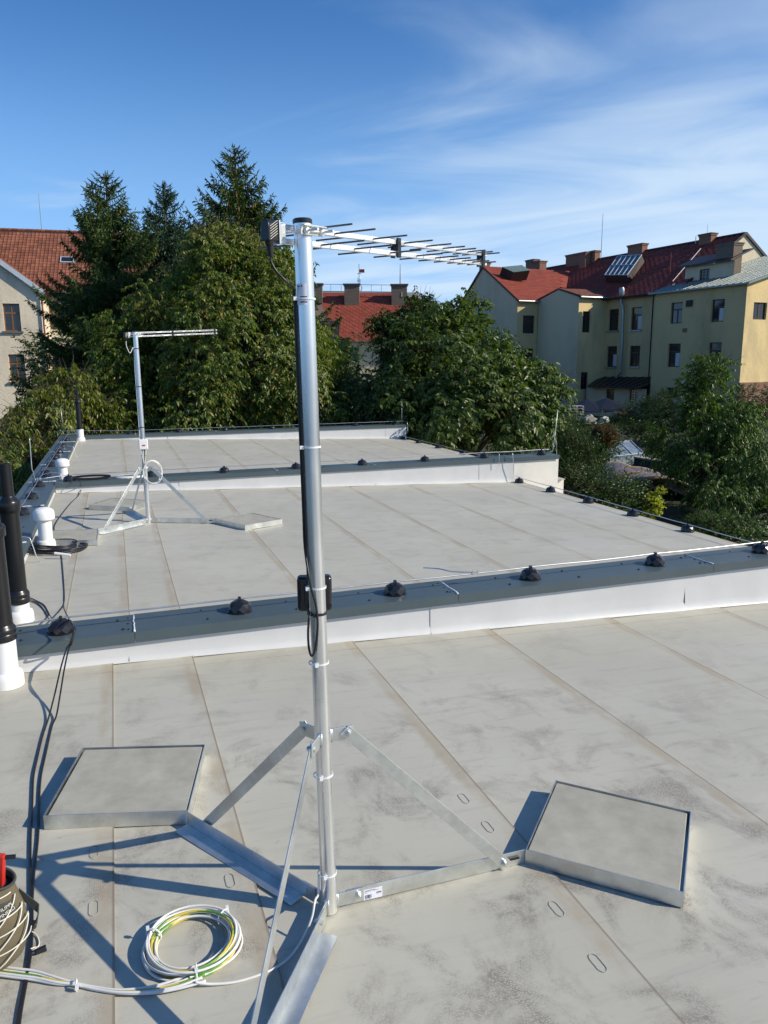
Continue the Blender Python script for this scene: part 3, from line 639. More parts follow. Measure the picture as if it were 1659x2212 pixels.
# ------------------------------------------------------------------ antennas
def antenna(top, label, cablecol):
    top = Vector(top); az = R(ANT_AZ); u = Vector((math.cos(az), math.sin(az), .055)).normalized(); w_ = Vector((math.sin(az), -math.cos(az), 0)); up = Vector((0,0,1))
    O = top - w_*.040 + Vector((0,0,-.007))      # boom line passes just behind the pole; O midway between booms
    t = thing('log_periodic_antenna', label, 'antenna', tuple(O), 'horizontal log-periodic antennas on the masts')
    def bm(z0, a, b):
        m_ = MB(); m_.box(O+u*a-w_*.007+up*(z0-.007), u*(b-a), w_*.014, up*.014); return obj('boom', m_, M['alu'], t, bevel=.001)
    bm(.0175, -.085, 1.215); bm(-.0175, -.085, 1.215)
    pos = [.054,.125,.19,.29,.392,.49,.577,.658,.727,.79,.846,.90,.95,1.00,1.045,1.085,1.12,1.155,1.195]
    for i, s in enumerate(pos):
        Lr = .160-(.160-.072)*((s-.05)/1.1)**.8; sg = 1 if i % 2 else -1
        for z0, sgn in ((.0175, -sg), (-.0175, sg)):
            c = O+u*s+up*(z0-.004*0); m_ = MB(); m_.cyl(c+w_*sgn*.006, c+w_*sgn*Lr, .0026, None, 10); obj('element_rod', m_, M['rod'], t)
            m_ = MB(); m_.cyl(c+up*.0072, c+up*.0088, .003, None, 8); obj('rivet', m_, M['alu'], t)
    for s in (.535, 1.175):
        m_ = MB()
        m_.box(O+u*(s-.010)+w_*.0072-up*.030, u*.020, w_*.007, up*.060); m_.box(O+u*(s-.010)-w_*.0142-up*.030, u*.020, w_*.007, up*.060)
        m_.box(O+u*(s-.008)-w_*.0072-up*.0105, u*.016, w_*.0144, up*.021)
        obj('spacer', m_, M['blackpl'], t, bevel=.001)
    # rear box bracket and the ribbed black cover of the connector
    m_ = MB(); m_.box(O-u*.080-w_*.012-up*.030, u*.005, w_*.040, up*.058); m_.box(O-u*.080+w_*.020-up*.026, u*.030, w_*.003, up*.044); m_.box(O-u*.078-w_*.012+up*.022, u*.030, w_*.030, up*.003)
    obj('rear_bracket', m_, M['galv'], t, bevel=.001)
    C0 = O-u*.120+w_*.012; m_ = MB(); n = 14; ring = []
    for sd in (0, 1):
        for k in range(n):
            aa = math.pi*k/(n-1); ring.append(C0+u*(.038 if sd else 0)+w_*(.014*math.cos(aa))+up*(.010+.019*math.sin(aa)))
        ring += [C0+u*(.038 if sd else 0)-w_*.014-up*.024, C0+u*(.038 if sd else 0)+w_*.014-up*.024]
    N_ = n+2; fs = [tuple(range(N_)), tuple(range(2*N_-1, N_-1, -1))]+[(k, N_+k, N_+(k+1) % N_, (k+1) % N_) for k in range(N_)]
    m_.add(ring, fs); obj('connector_cover', m_, M['blackpl'], t, bevel=.003)
    for k in range(6):
        m_ = MB(); z0 = -.020+.0062*k; m_.bar(C0+w_*.0144+u*.005+up*(z0), C0+w_*.0144+u*.034+up*(z0+.016), .0010, .0010, up); obj('cover_rib', m_, M['cord'], t)
    m_ = MB(); g = C0+u*.014+w_*.002; m_.cyl(g-up*.022, g-up*.034+u*.002, .0115, .010, 16); m_.cyl(g-up*.034+u*.002, g-up*.060+u*.005, .0088, .0070, 16); autosmooth(obj('cable_gland', m_, M['blackrub'], t))
    # U-bolt clamp across the front of the pole
    m_ = MB(); q = top+Vector((0,0,-.004)); f = .030
    m_.tube(smoothpath([q-u*.034-w_*.048, q-u*.034+w_*.020, q-u*.026+w_*.031, q+w_*.034, q+u*.026+w_*.031, q+u*.034+w_*.020, q+u*.034-w_*.048], 4), .0038, 8); obj('u_bolt', m_, M['alu'], t, smooth=True)
    m_ = MB(); m_.box(q-u*.046+w_*.0262-up*.010, u*.10, w_*.004, up*.024); m_.box(q-u*.046+w_*.030+up*.010, u*.10, w_*.012, up*.004); obj('clamp_plate', m_, M['galv'], t, bevel=.001)
    m_ = MB()
    for s_ in (-.030, .036): m_.cyl(q+u*s_+w_*.02, q+u*s_+w_*.072, .0036, None, 10); m_.cyl(q+u*s_+w_*.034, q+u*s_+w_*.040, .008, None, 6)
    obj('clamp_screw', m_, M['alu'], t)
    return t, g-up*.060+u*.005
ant1, gl1 = antenna((.4932,2.0573,1.990), 'long log-periodic antenna on top of the near mast pointing right', 0)
tp2 = mast2.children[0]; t2 = Vector(AY(292, 716, 8.44))
ant2, gl2 = antenna(t2-Vector((0,0,.025)), 'log-periodic antenna on top of the far mast against the dark trees', 1)
# cable ties and cables of mast 1
axp = lambda h: Vector((.523,2.05,-.018))+ax1*h
def poleh(y):                                    # height on the near pole seen at image row y
    lo, hi = 0, 2.04
    for _ in range(40):
        m = (lo+hi)/2; v = axp(m)-EYEP; yy = CY-FPX*v.dot(UP)/v.dot(FW)
        if yy > y: lo = m
        else: hi = m
    return (lo+hi)/2
def leftdir(off_deg): 
    v = Vector((EYEP.x-.5, EYEP.y-2.05, 0)).normalized(); a = math.atan2(v.y, v.x)-R(off_deg); return Vector((math.cos(a), math.sin(a), 0))
cb = thing('antenna_cable', 'black coaxial cable running down the left side of the near mast with a loop', 'cable', tuple(gl1))
ld = leftdir(78)
route = [gl1+Vector((0,0,.004)), gl1-Vector((0,0,.012)), gl1+(PL(640,642,gl1,Vector((0,1,0)))-gl1)*.30+Vector((-.006,0,-.006)), gl1+(PL(640,642,gl1,Vector((0,1,0)))-gl1)*.62+Vector((0,0,0)), PL(633,622,axp(1.9)+Vector((0,-.01,0)),Vector((0,1,0)))]
for yy in (646,760,900,1000,1100,1180): h = poleh(yy); route.append(axp(h)+ld*.0300)
yl = Vector((0,1,0)); fr = axp(1)-Vector((0,.034,0))
for (zx, zy) in ((598,330),(612,420),(640,520),(672,640),(690,780),(692,900),(680,1040),(655,1160),(625,1195),(600,1120),(590,1000),(592,880),(604,760)):
    px, py = 548.6+zx*.1984, 1179.5+zy*.1984; dy = -.030 if zx > 620 or zy < 1000 else -.018
    route.append(PL(px, py, axp(.95)+Vector((0,dy,0)), yl))
route.append(PL(548.6+625*.1984, 1179.5+700*.1984, axp(.95)+Vector((0,.03,0)), yl))
m_ = MB(); m_.tube(smoothpath(route, 6), .0034, 10); obj('sheath', m_, M['blackrub'], cb, smooth=True)
# second thin lead alongside
r2 = [axp(poleh(y))+leftdir(66)*.0272 for y in (650,760,900,1040,1160,1250)]
m_ = MB(); m_.tube(smoothpath(r2, 5), .0026, 8); obj('second_lead', m_, M['blackrub'], cb, smooth=True)
def tie(yrow, col, cat, lab, wide=.0045, extra=.006):
    h = poleh(yrow); c = axp(h); m_ = MB(); pts = []
    for k in range(28):
        t_ = 2*math.pi*k/28; d = Vector((math.cos(t_), math.sin(t_), 0)); rr = .0258
        rr += extra*max(0, d.dot(ld))**4; pts.append(c+d*rr)
    vs = []; 
    for p in pts: vs += [p+Vector((0,0,-wide/2)), p+Vector((0,0,wide/2))]
    n = len(pts); m_.add(vs, [(2*k, 2*((k+1) % n), 2*((k+1) % n)+1, 2*k+1) for k in range(n)])
    hd = c+leftdir(60)*.031 if yrow < 1300 else c+leftdir(20)*.028
    m_.cbox(hd, .008, .008, .008)
    o = obj('cable_tie', m_, col, smooth=False, loc=tuple(c)); tag(o, lab, 'cable tie', 'cable ties round the near mast'); s = o.modifiers.new('s','SOLIDIFY'); s.thickness = .0012; s.offset = 1
for yr, l in ((646,'white cable tie just below the sticker on the near pole'),(965,'white cable tie round the middle of the pole above the middle parapet'),(1268,'white cable tie round the top of the black box'),(1430,'white cable tie just below the cable loop'),(1672,'white cable tie on the pole below the strut brackets'),(1884,'lowest white cable tie near the foot of the near mast')): tie(yr, M['white_tie'], 'cable tie', l)
tie(1323, M['blackrub'], 'cable tie', 'black strap holding the box to the near pole', .007, .004)
# black box behind the pole
def bbox(P, label):
    t = thing('junction_box', label, 'junction box', tuple(P)); P = Vector(P)
    vd = Vector((P.x, P.y, 0)).normalized(); sd = Vector((vd.y, -vd.x, 0)); up = Vector((0,0,1))
    m_ = MB(); m_.box(P-sd*.050-up*.052, sd*.100, vd*.042, up*.104); o = obj('housing', m_, M['blackpl'], t, bevel=.011); o.modifiers['bevel'].segments = 4
    m_ = MB(); m_.box(P-sd*.030-up*.03-vd*.004, sd*.060, vd*.006, up*.06); obj('mount', m_, M['blackpl'], t, bevel=.002)
    m_ = MB(); m_.box(P-sd*.046-up*.018-vd*.0006, sd*.006, vd*.001, up*.032); obj('side_slot', m_, M['lining'], t)
    m_ = MB(); m_.box(P+sd*.038-up*.040-vd*.0006, sd*.010, vd*.001, up*.010); obj('clip', m_, M['lining'], t)
hb = poleh(1291); bbox(axp(hb)+Vector((.0,.030,0)), 'black plastic box strapped behind the near pole')
# white lead from the pole down to the coil
Zc = .006
wl = [axp(poleh(y))+leftdir(-70)*.028 for y in (1360,1420)]
m_ = MB(); 
z6 = lambda x, y, l: G(x*.4299, 1481+y*.4299, l)
wl2 = [axp(poleh(1885))+leftdir(72)*.030, axp(poleh(1925))+leftdir(74)*.034]
wl2 += [z6(1583,1080,.10), z6(1565,1170,.06), z6(1520,1275,.012), z6(1460,1360,Zc), z6(1390,1415,Zc), z6(1300,1455,Zc), z6(1180,1490,Zc), z6(1060,1500,.010), z6(980,1490,.02)]
whl = thing('white_lead', 'white cable coming down the foot of the near mast to the coil', 'cable', tuple(wl2[0]))
m_.tube(smoothpath(wl2, 6), .0036, 9); obj('sheath', m_, M['white_cab'], whl, smooth=True)
# second lead strapped along pole back (the pole of the photograph shows a twin profile)
# ------------------------------------------------------------------ coil of white and green-yellow cable
coil = thing('cable_coil', 'coil of white and green-yellow cable lying on the roof at the mast foot', 'cable coil', tuple(G(419,2046)))
cc = G(419,2046); rnd = random.Random(11)
def loop(r, z, ex, ph, cols, nm, rad=.0034, wob=.004, off=(0,0), z_amp=.006):
    pts = []; k1, k2 = rnd.uniform(0,6), rnd.uniform(0,6)
    for k in range(56):
        t = 2*math.pi*k/56; rr = r+wob*math.sin(2*t+k1)+wob*.6*math.sin(3*t+k2)
        x = cc.x+off[0]+rr*math.cos(t)*ex; y = cc.y+off[1]+rr*math.sin(t); pts.append((x, y, rz(x)+z+z_amp*math.sin(t+ph)))
    if len(cols) == 1: m_ = MB(); m_.tube(pts, rad, 8, closed=True); obj(nm, m_, cols, coil, smooth=True)
    else:
        m_ = MB(); m_.tube(pts, rad, 8, closed=True); n = 8
        m_.m = [0 if ((i % n)+(i//n)*0.6) % 8 < 4 else 1 for i in range(len(m_.f))]
        obj(nm, m_, list(cols), coil, smooth=True)
GY = (M['green_cab'], M['yellow_cab'])
for (r_, z_, gy) in ((.128,.006,0),(.121,.007,0),(.114,.006,1),(.107,.007,0),(.131,.014,0),(.124,.015,1),(.117,.014,0),(.110,.015,1),(.126,.023,0),(.119,.024,1),(.112,.023,0),(.104,.022,0),(.122,.032,0),(.114,.032,1),(.129,.031,0)):
    loop(r_, z_, 1.04, rnd.uniform(0,6), GY if gy else (M['white_cab'],), 'earth_wire_turn' if gy else 'white_cable_turn', off=(rnd.uniform(-.006,.006), rnd.uniform(-.006,.006)))
for ang in (150, 40, 268):
    c = cc+Vector((.119*math.cos(R(ang))*1.04, .119*math.sin(R(ang)), .019)); c.z += rz(c.x)-rz(cc.x); rad = Vector((math.cos(R(ang)), math.sin(R(ang)), 0)); m_ = MB(); pts = []
    for k in range(16): t = 2*math.pi*k/16; pts.append(c+rad*.023*math.cos(t)+Vector((0,0,1))*.021*math.sin(t))
    m_.tube(pts, .0024, 6, closed=True); m_.cbox(c+rad*.018+Vector((0,0,.021)), .009,.009,.009); obj('cable_tie', m_, M['white_tie'], coil)
# bundle from the coil to the bag
for i, (dx, dz, cols) in enumerate(((0,0,(M['white_cab'],)),(12,.007,(M['white_cab'],)),(-12,.004,(M['white_cab'],)),(5,.0025,GY),(20,.003,(M['white_cab'],)))):
    pts = [z6(1010+i*6,1440+dx*2.2,.012+dz), z6(900,1490+dx*1.6,.010+dz), z6(760,1525+dx,.006+dz), z6(600,1535+dx*.5,.006+dz*.8), z6(480,1520+dx*.4,.006+dz*.7), z6(385,1500+dx*.3,.006+dz*.7), z6(280,1478+dx*1.0,.006+dz), z6(180,1452+dx*1.4,.006+dz), z6(90,1440+dx*1.4,.006+dz), z6(-60,1420+dx*1.4,.006+dz)]
    m_ = MB(); m_.tube(smoothpath(pts, 6), .0036, 8)
    if len(cols) == 2: m_.m = [0 if ((j % 8)+(j//8)*.35) % 8 < 4 else 1 for j in range(len(m_.f))]
    obj('tail', m_, list(cols), coil, smooth=True)
c = z6(388,1505,.011); m_ = MB(); m_.tube([c+Vector((-.002,.016*math.cos(2*math.pi*k/12),.013*math.sin(2*math.pi*k/12))) for k in range(12)], .0024, 6, closed=True); m_.cbox(c+Vector((0,-.014,.006)), .008,.01,.012); obj('cable_tie', m_, M['white_tie'], coil)
# ------------------------------------------------------------------ black twin cable over the parapet
def cable(name, pts, r, m__, label, cat='cable', n=7, grp=None):
    mm = MB(); mm.tube(smoothpath(pts, n), r, 8); return tag(obj(name, mm, m__, smooth=True, loc=tuple(pts[0])), label, cat, grp)
cd = lambda x, y, l: G(x, y, l)
left = [AZ(158,1352,.262), AZ(159,1366,.262), AY(150,1392,4.29), AY(143.5,1402,4.26), G(132,1440,.12), G(118,1500,.05), G(105,1550,.012), G(92,1590,.006), G(80,1640,.006), G(72,1680,.006), G(69.5,1740,.006), G(66,1810,.006), G(65.5,1883,.006), G(66,1940,.006), G(66,2010,.006), G(63,2060,.006), G(54,2119,.006), G(42,2180,.006), G(34,2240,.006)]
right_ = [AZ(157,1350,.264), AZ(160,1364,.266), AY(155,1390,4.28), AY(148.5,1402,4.25), G(139,1445,.13), G(130,1500,.06), G(122,1545,.016), G(112,1570,.006), G(98,1632,.006), G(88,1680,.006), G(84,1740,.006), G(82,1810,.006), G(74,1883,.006), G(70,1940,.006), G(69.5,2010,.006), G(66,2062,.006), G(57,2121,.006), G(46,2182,.006), G(38,2240,.006)]
cable('roof_cable', left, .0042, M['blackrub'], 'left one of two black cables hanging over the near parapet', grp='twin black cables down the roof')
cable('roof_cable', right_, .0042, M['blackrub'], 'right one of two black cables hanging over the near parapet', grp='twin black cables down the roof')
cable('roof_cable', [AZ(158,1352,.262), AZ(150,1340,.264), AY(148,1335,4.66), G(137.5,1312,.02), G(139,1290,.006), G(137,1250,.006), G(134,1212,.006), G(131,1190,.006), G(126,1160,.006), G(118,1135,.006), G(150,1090,.006), G(168,1072,.006), G(176,1055,.05), AY(172,1040,10.5), AY(163,1030,10.72)], .0042, M['blackrub'], 'black cable crossing the second roof from the near dome to the far parapet')
cable('roof_cable', [AZ(130,1352,.20), AY(118,1342,4.72), G(108,1330,.02), G(103,1320,.006), G(96,1308,.006), G(84,1300,.006), G(62,1290,.006)], .0038, M['blackrub'], 'short black cable from the first dome towards the black flue')
cable('roof_cable', [AZ(128,1353,.20), AY(115,1344,4.72), G(104,1335,.02), G(99,1324,.006), G(90,1311,.006), G(78,1302,.006), G(60,1296,.006)], .0038, M['blackrub'], 'second short black cable beside it near the black flue')
# coil of black cable round the near white vent
bc = thing('black_cable_coil', 'heap of thick black cable round the foot of the near white vent', 'cable coil', tuple(G(118,1190)))
c0 = G(122,1187)
for k in range(7):
    rx, ry = .255-.014*k+rnd.uniform(-.02,.02), .160-.010*k+rnd.uniform(-.012,.012); pts = []
    ox, oy = rnd.uniform(-.035,.035), rnd.uniform(-.03,.03)
    for q in range(44):
        t = 2*math.pi*q/44; x = c0.x+ox+rx*math.cos(t)+.01*math.sin(3*t+k); x = max(x, -.83); y = c0.y+oy+ry*math.sin(t)*1.5; pts.append((x, y, rz(x)+.010+.006*k+.006*(1+math.sin(2*t+k))))
    m_ = MB(); m_.tube(pts, .0078, 8, closed=True); obj('cable_turn', m_, M['blackrub'], bc, smooth=True)
m_ = MB(); m_.cyl(G(118,1195,.055), G(152,1199,.04), .011, .011, 12); obj('white_sleeve', m_, M['white_pvc'], bc)
bc2 = thing('black_cable_bundle', 'tied black cable bundle lying on the middle parapet', 'cable coil', (-.4,10.78,.17))
for k in range(5):
    m_ = MB(); y = 10.74+.014*k; z = z2(.5)+.012+.007*(k % 3); pts = []
    for q in range(24): t = 2*math.pi*q/24; pts.append((-.36+.24*math.cos(t), y+.018*math.sin(t)+.02, z+.018*math.sin(t)+.018))
    m_.tube(pts, .006, 6, closed=True); obj('cable_turn', m_, M['blackrub'], bc2, smooth=True)
wc2 = thing('white_cable_coil', 'small coil of white cable on the middle parapet beside the black bundle', 'cable coil', (.12,10.82,.17))
for k in range(5):
    m_ = MB(); pts = []
    for q in range(28): t = 2*math.pi*q/28; pts.append((.14+(.20-.008*k)*math.cos(t), 10.80+(.11-.006*k)*math.sin(t), z2(.9)+.008+.005*k))
    m_.tube(pts, .004, 6, closed=True); obj('cable_turn', m_, M['white_cab'], wc2, smooth=True)
# ------------------------------------------------------------------ junction box, leads and loop on the far mast
b2 = Vector((.256,8.43,-.009)); t2v = Vector(t2)
def m2(y): 
    lo, hi = 0.0, 1.0
    for _ in range(40):
        m = (lo+hi)/2; v = b2.lerp(t2v, m)-EYEP; yy = CY-FPX*v.dot(UP)/v.dot(FW)
        if yy > y: lo = m
        else: hi = m
    return b2.lerp(t2v, (lo+hi)/2)
jb = thing('junction_box', 'small white junction box on the far mast with leads hanging out', 'junction box', tuple(m2(959)))
c = m2(959); m_ = MB(); m_.cbox(c+Vector((0,-.045,0)), .092,.045,.105); o = obj('housing', m_, M['white_pvc'], jb, bevel=.008)
m_ = MB(); m_.cbox(c+Vector((.004,-.0695,-.008)), .03,.004,.012); obj('red_mark', m_, M['red'], jb)
ld2 = thing('mast_lead', 'white leads and a hanging loop below the box on the far mast', 'cable', tuple(m2(975)))
for k, dx in enumerate((-.018,-.006,.006,.016)):
    m_ = MB(); m_.tube(smoothpath([m2(969)+Vector((dx*1.4,-.05,0)), m2(985)+Vector((dx,-.036,0)), m2(1000)+Vector((dx*.4,-.032,0)), m2(1014)+Vector((dx*.3+.01,-.035,0))], 4), .0042, 6); obj('lead', m_, M['white_cab'] if k != 2 else M['lf_olive'], ld2, smooth=True)
for k in range(3):
    cc2 = m2(1020)+Vector((.075,-.045,0)); m_ = MB(); pts = []
    for q in range(30): t = 2*math.pi*q/30; pts.append(cc2+Vector(((.097-.006*k)*math.cos(t), .02*math.sin(t*2+k)+.008*k, (.128-.006*k)*math.sin(t))))
    m_.tube(pts, .0042, 6, closed=True); obj('loop', m_, M['white_cab'], ld2, smooth=True)
m_ = MB(); gq = Vector(gl2); m_.tube(smoothpath([gq, gq-Vector((0,0,.05)), gq+Vector((.03,0,-.12)), m2(752)+Vector((-.028,-.01,0)), m2(800)+Vector((-.03,-.008,0)), m2(900)+Vector((-.03,-.008,0)), m2(945)+Vector((-.03,-.012,0))], 5), .0036, 7); obj('down_lead', m_, M['white_cab'], ld2, smooth=True)
for yy in (753, 835, 923, 984):
    c = m2(yy); m_ = MB(); m_.lathe(c, [(.0255,-.004),(.029,-.004),(.029,.004),(.0255,.004)], 18); tag(obj('cable_tie', m_, M['blackrub'], loc=tuple(c)), {753:'topmost black cable tie on the far mast',835:'black cable tie halfway up the far mast',923:'black cable tie just above the white box of the far mast',984:'black cable tie under the white box of the far mast'}[yy], 'cable tie', 'black cable ties on the far mast')
# ------------------------------------------------------------------ vents and flues
def mushroom(P, label):
    t = thing('roof_vent', label, 'roof vent', tuple(P), 'white mushroom roof vents')
    m_ = MB(); m_.lathe(P, [(.082,0),(.082,.004),(.078,.06),(.074,.072),(.063,.078)], 32); autosmooth(obj('base', m_, M['white_pvc'], t), 50)
    m_ = MB(); m_.lathe(P, [(.060,.07),(.060,.285)], 32); autosmooth(obj('pipe', m_, M['white_pvc'], t))
    m_ = MB(); m_.lathe(P, [(.082,.262),(.089,.266),(.091,.275),(.090,.325),(.084,.345),(.066,.362),(.035,.373),(.001,.376)], 36); autosmooth(obj('cap', m_, M['white_pvc'], t), 60)
v1 = G(100,1186); mushroom(Vector((v1.x, v1.y+.05, rz(v1.x))), 'nearer white mushroom vent on the second roof with cable round its foot')
v2 = G(145.5,1031); mushroom(Vector((v2.x, 11.35, rz(v2.x))), 'farther white mushroom vent behind the middle parapet')
def flue(P, zs, label, rw=.0625, full=True, rb=.058, rn=.037):
    """zs: white top, collar top, shoulder base, shoulder top, pipe top (world z)"""
    P = Vector(P); t = thing('vent_flue', label, 'vent pipe', tuple(P), 'black vent flues in white sleeves'); b = P.z
    Z = [z-b for z in zs]
    m_ = MB(); m_.lathe(P, [(rw+.022,0),(rw+.022,.05),(rw+.016,.072),(rw+.001,.080)], 36); autosmooth(obj('base_collar', m_, M['white_pvc'], t), 50)
    m_ = MB(); m_.lathe(P, [(rw,.07),(rw,Z[0]+.01)], 36); autosmooth(obj('white_sleeve', m_, M['white_pvc'], t))
    m_ = MB(); h = Z[1]-Z[0]; m_.lathe(P, [(rw+.004,Z[0]),(rw+.008,Z[0]+.004),(rw+.008,Z[0]+h*.40),(rw+.005,Z[0]+h*.46),(rw+.008,Z[0]+h*.52),(rw+.008,Z[0]+h*.75),(rb+.006,Z[0]+h*.85),(rb,Z[1])], 36); autosmooth(obj('collar', m_, M['pipeblack'], t), 50)
    m_ = MB(); m_.lathe(P, [(rb,Z[1]-.01),(rb-.002,Z[2]+.01)], 36); autosmooth(obj('lower_pipe', m_, M['pipeblack'], t))
    m_ = MB(); s = Z[3]-Z[2]; m_.lathe(P, [(rb+.006,Z[2]),(rb+.009,Z[2]+.004),(rb+.009,Z[2]+s*.6),(rb+.004,Z[2]+s*.72),(rn+.006,Z[3]-s*.1),(rn+.001,Z[3])], 36); autosmooth(obj('reducer', m_, M['pipeblack'], t), 50)
    m_ = MB(); m_.lathe(P, [(rn,Z[3]-.01),(rn-.002,Z[4]),(rn-.008,Z[4]),(rn-.009,Z[4]-.03)], 30); autosmooth(obj('upper_pipe', m_, M['pipeblack'], t), 50)
flue((-.628,4.19,rz(-.628)), (.269,.352,.811,.892,1.10), 'front black flue in a white sleeve cut by the left frame edge')
flue((-.673,5.27,rz(-.673)), (.149,.236,.745,.847,1.053), 'black flue just behind the near parapet with a thinner top pipe')
f3 = G(175,955); flue((-.755,18.0,rz(-.755)), (.286,.33,.83,.93,1.181), 'distant black flue at the far left corner of the roof', rw=.072, rb=.056, rn=.028)
# ------------------------------------------------------------------ tool bag at the lower left
def bag():
    Bs = G(-30, 2125, 0); t = thing('tool_bag', 'olive canvas tool bag with cream cord lacing at the lower left', 'bag', tuple(Bs))
    top = AD(5, 1925, 1.62); 
    # oval tube leaning up to the opening
    bc_ = G(-40, 2078, .02); topc = PL(-13, 1899, Vector((0,bc_.y+.05,0)), Vector((0,1,0)))
    axis = (topc-bc_); sd = Vector((RT.x, RT.y, 0)).normalized(); fw = Vector((-sd.y, sd.x, 0)).normalized()
    prof = [(0,.082,.06),(.04,.100,.075),(.18,.114,.084),(.4,.110,.082),(.6,.096,.074),(.8,.072,.060),(.93,.057,.050),(1.0,.052,.046)]
    n = 40; vs = []; fs = []
    rn_ = random.Random(5)
    for (k, rx, ry) in prof:
        c = bc_+axis*k
        for q in range(n):
            a = 2*math.pi*q/n; wob = 1+.03*math.sin(5*a+k*9)+.02*math.sin(9*a-k*14); vs.append(c+sd*rx*wob*math.cos(a)+fw*ry*wob*math.sin(a)+Vector((0,0,.012*math.cos(a)*k*-1)))
    for i in range(len(prof)-1):
        for q in range(n): fs.append((i*n+q, i*n+(q+1) % n, (i+1)*n+(q+1) % n, (i+1)*n+q))
    fs.append(tuple(range(n-1,-1,-1)))
    m_ = MB(); m_.add(vs, fs); o = obj('body', m_, M['olive'], t, smooth=True); s = o.modifiers.new('s','SOLIDIFY'); s.thickness = .004; s.offset = -1
    ss = o.modifiers.new('sub','SUBSURF'); ss.levels = 1; ss.render_levels = 2
    def S(k, adeg, out=.0):
        for i in range(len(prof)-1):
            if prof[i][0] <= k <= prof[i+1][0]: break
        f_ = (k-prof[i][0])/(prof[i+1][0]-prof[i][0]); rx = prof[i][1]*(1-f_)+prof[i+1][1]*f_; ry = prof[i][2]*(1-f_)+prof[i+1][2]*f_; a_ = R(adeg)
        return bc_+axis*k+sd*(rx+out)*math.cos(a_)+fw*(ry+out)*math.sin(a_)+Vector((0,0,.012*math.cos(a_)*k*-1))
    m_ = MB(); m_.tube([S(1.0, 360*q/40, .001)+Vector((0,0,.002)) for q in range(40)], .0045, 8, closed=True); obj('rim', m_, M['webbing'], t, smooth=True)
    m_ = MB(); m_.poly([S(.93, 360*q/32, -.006) for q in range(32)]); obj('lining', m_, M['lining'], t)
    # patch with two lines of worn lettering
    def patch(k0, k1, a0, a1, out, mm, nm, par, nn=6, thick=.0015):
        m3 = MB(); vs_ = []
        for i in range(nn+1):
            for j in range(3): vs_.append(S(k0+(k1-k0)*j/2, a0+(a1-a0)*i/nn, out))
        m3.add(vs_, [(i*3+j, (i+1)*3+j, (i+1)*3+j+1, i*3+j+1) for i in range(nn) for j in range(2)]); o3 = obj(nm, m3, mm, par); sm = o3.modifiers.new('s','SOLIDIFY'); sm.thickness = thick; sm.offset = 1; return o3
    pt = patch(.70,.86,-62,-20,.0045,M['webbing'],'badge',t)
    for row, (k_, txt) in enumerate(((.795,'FILIPPI'),(.735,'SPINELLI'))):
        cu = bpy.data.curves.new('t', 'FONT'); cu.body = txt; cu.size = .0135; cu.extrude = .0004; cu.align_x = 'CENTER'
        to = bpy.data.objects.new('t', cu); sc.collection.objects.link(to)
        dg = bpy.context.evaluated_depsgraph_get(); me = bpy.data.meshes.new_from_object(to.evaluated_get(dg)); bpy.data.objects.remove(to)
        me.materials.append(M['cord']); ob = bpy.data.objects.new('lettering', me); sc.collection.objects.link(ob); ob.parent = pt
        c_ = S(k_, -41, .0075); xa = (S(k_,-38,.0075)-S(k_,-44,.0075)).normalized(); ya = axis.normalized(); ya = (ya-xa*ya.dot(xa)).normalized(); za = xa.cross(ya)
        rotm = Matrix((xa, ya, za)).transposed().to_4x4(); rotm = rotm @ Matrix.Rotation(R(18),4,'Z'); rotm.translation = c_-Vector(pt['_o']); ob.matrix_local = rotm
    # loops and lacing
    for k_, a_ in ((.78,-78),(.52,-70),(.30,-64),(.12,-56)): patch(k_-.035,k_+.035,a_-8,a_+8,.004,M['webbing'],'loop',t,3,.003)
    for (ka, aa, kb, ab) in ((.88,-80,.95,-24),(.66,-74,.74,0),(.54,-66,.90,-12),(.50,-64,.60,8),(.33,-58,.76,0),(.14,-50,.58,8),(.30,-56,.38,14)):
        m3 = MB(); pts = [S(ka+(kb-ka)*i/8+.015*math.sin(math.pi*i/8), aa+(ab-aa)*i/8, .0075+.003*math.sin(math.pi*i/8)) for i in range(9)]; m3.tube(smoothpath(pts,3), .0019, 8); obj('cord', m3, M['cord'], t, smooth=True)
    # pale front pocket
    vs_ = []; nn = 10
    for i in range(nn+1):
        for j in range(6):
            k_ = -.0+.50*j/5*(1-.0*i); bulge = .030*math.sin(math.pi*min(1,(i+.5)/nn))*math.sin(math.pi*(j+.6)/6.4); vs_.append(S(max(0,k_), -175+126*i/nn-(j*5 if i == nn else 0), .006+bulge))
    m3 = MB(); m3.add(vs_, [(i*6+j, (i+1)*6+j, (i+1)*6+j+1, i*6+j+1) for i in range(nn) for j in range(5)]); o3 = obj('front_pocket', m3, M['beige'], t, smooth=True); sm = o3.modifiers.new('s','SOLIDIFY'); sm.thickness = .004; sm.offset = 1
    # side strap
    m3 = MB(); A = S(.86, 22, .002); B = S(.60, 26, .018); m3.add([A, A+Vector((0,0,-.03)), B+sd*.012+Vector((0,0,-.03)), B+sd*.016], [(0,1,2,3)])
    m3.add([B+sd*.016, B+sd*.012+Vector((0,0,-.03)), S(.30,26,.010)+Vector((0,0,-.01)), S(.36,26,.022)], [(0,1,2,3)]); o3 = obj('strap', m3, M['webbing'], t); sm = o3.modifiers.new('s','SOLIDIFY'); sm.thickness = .003
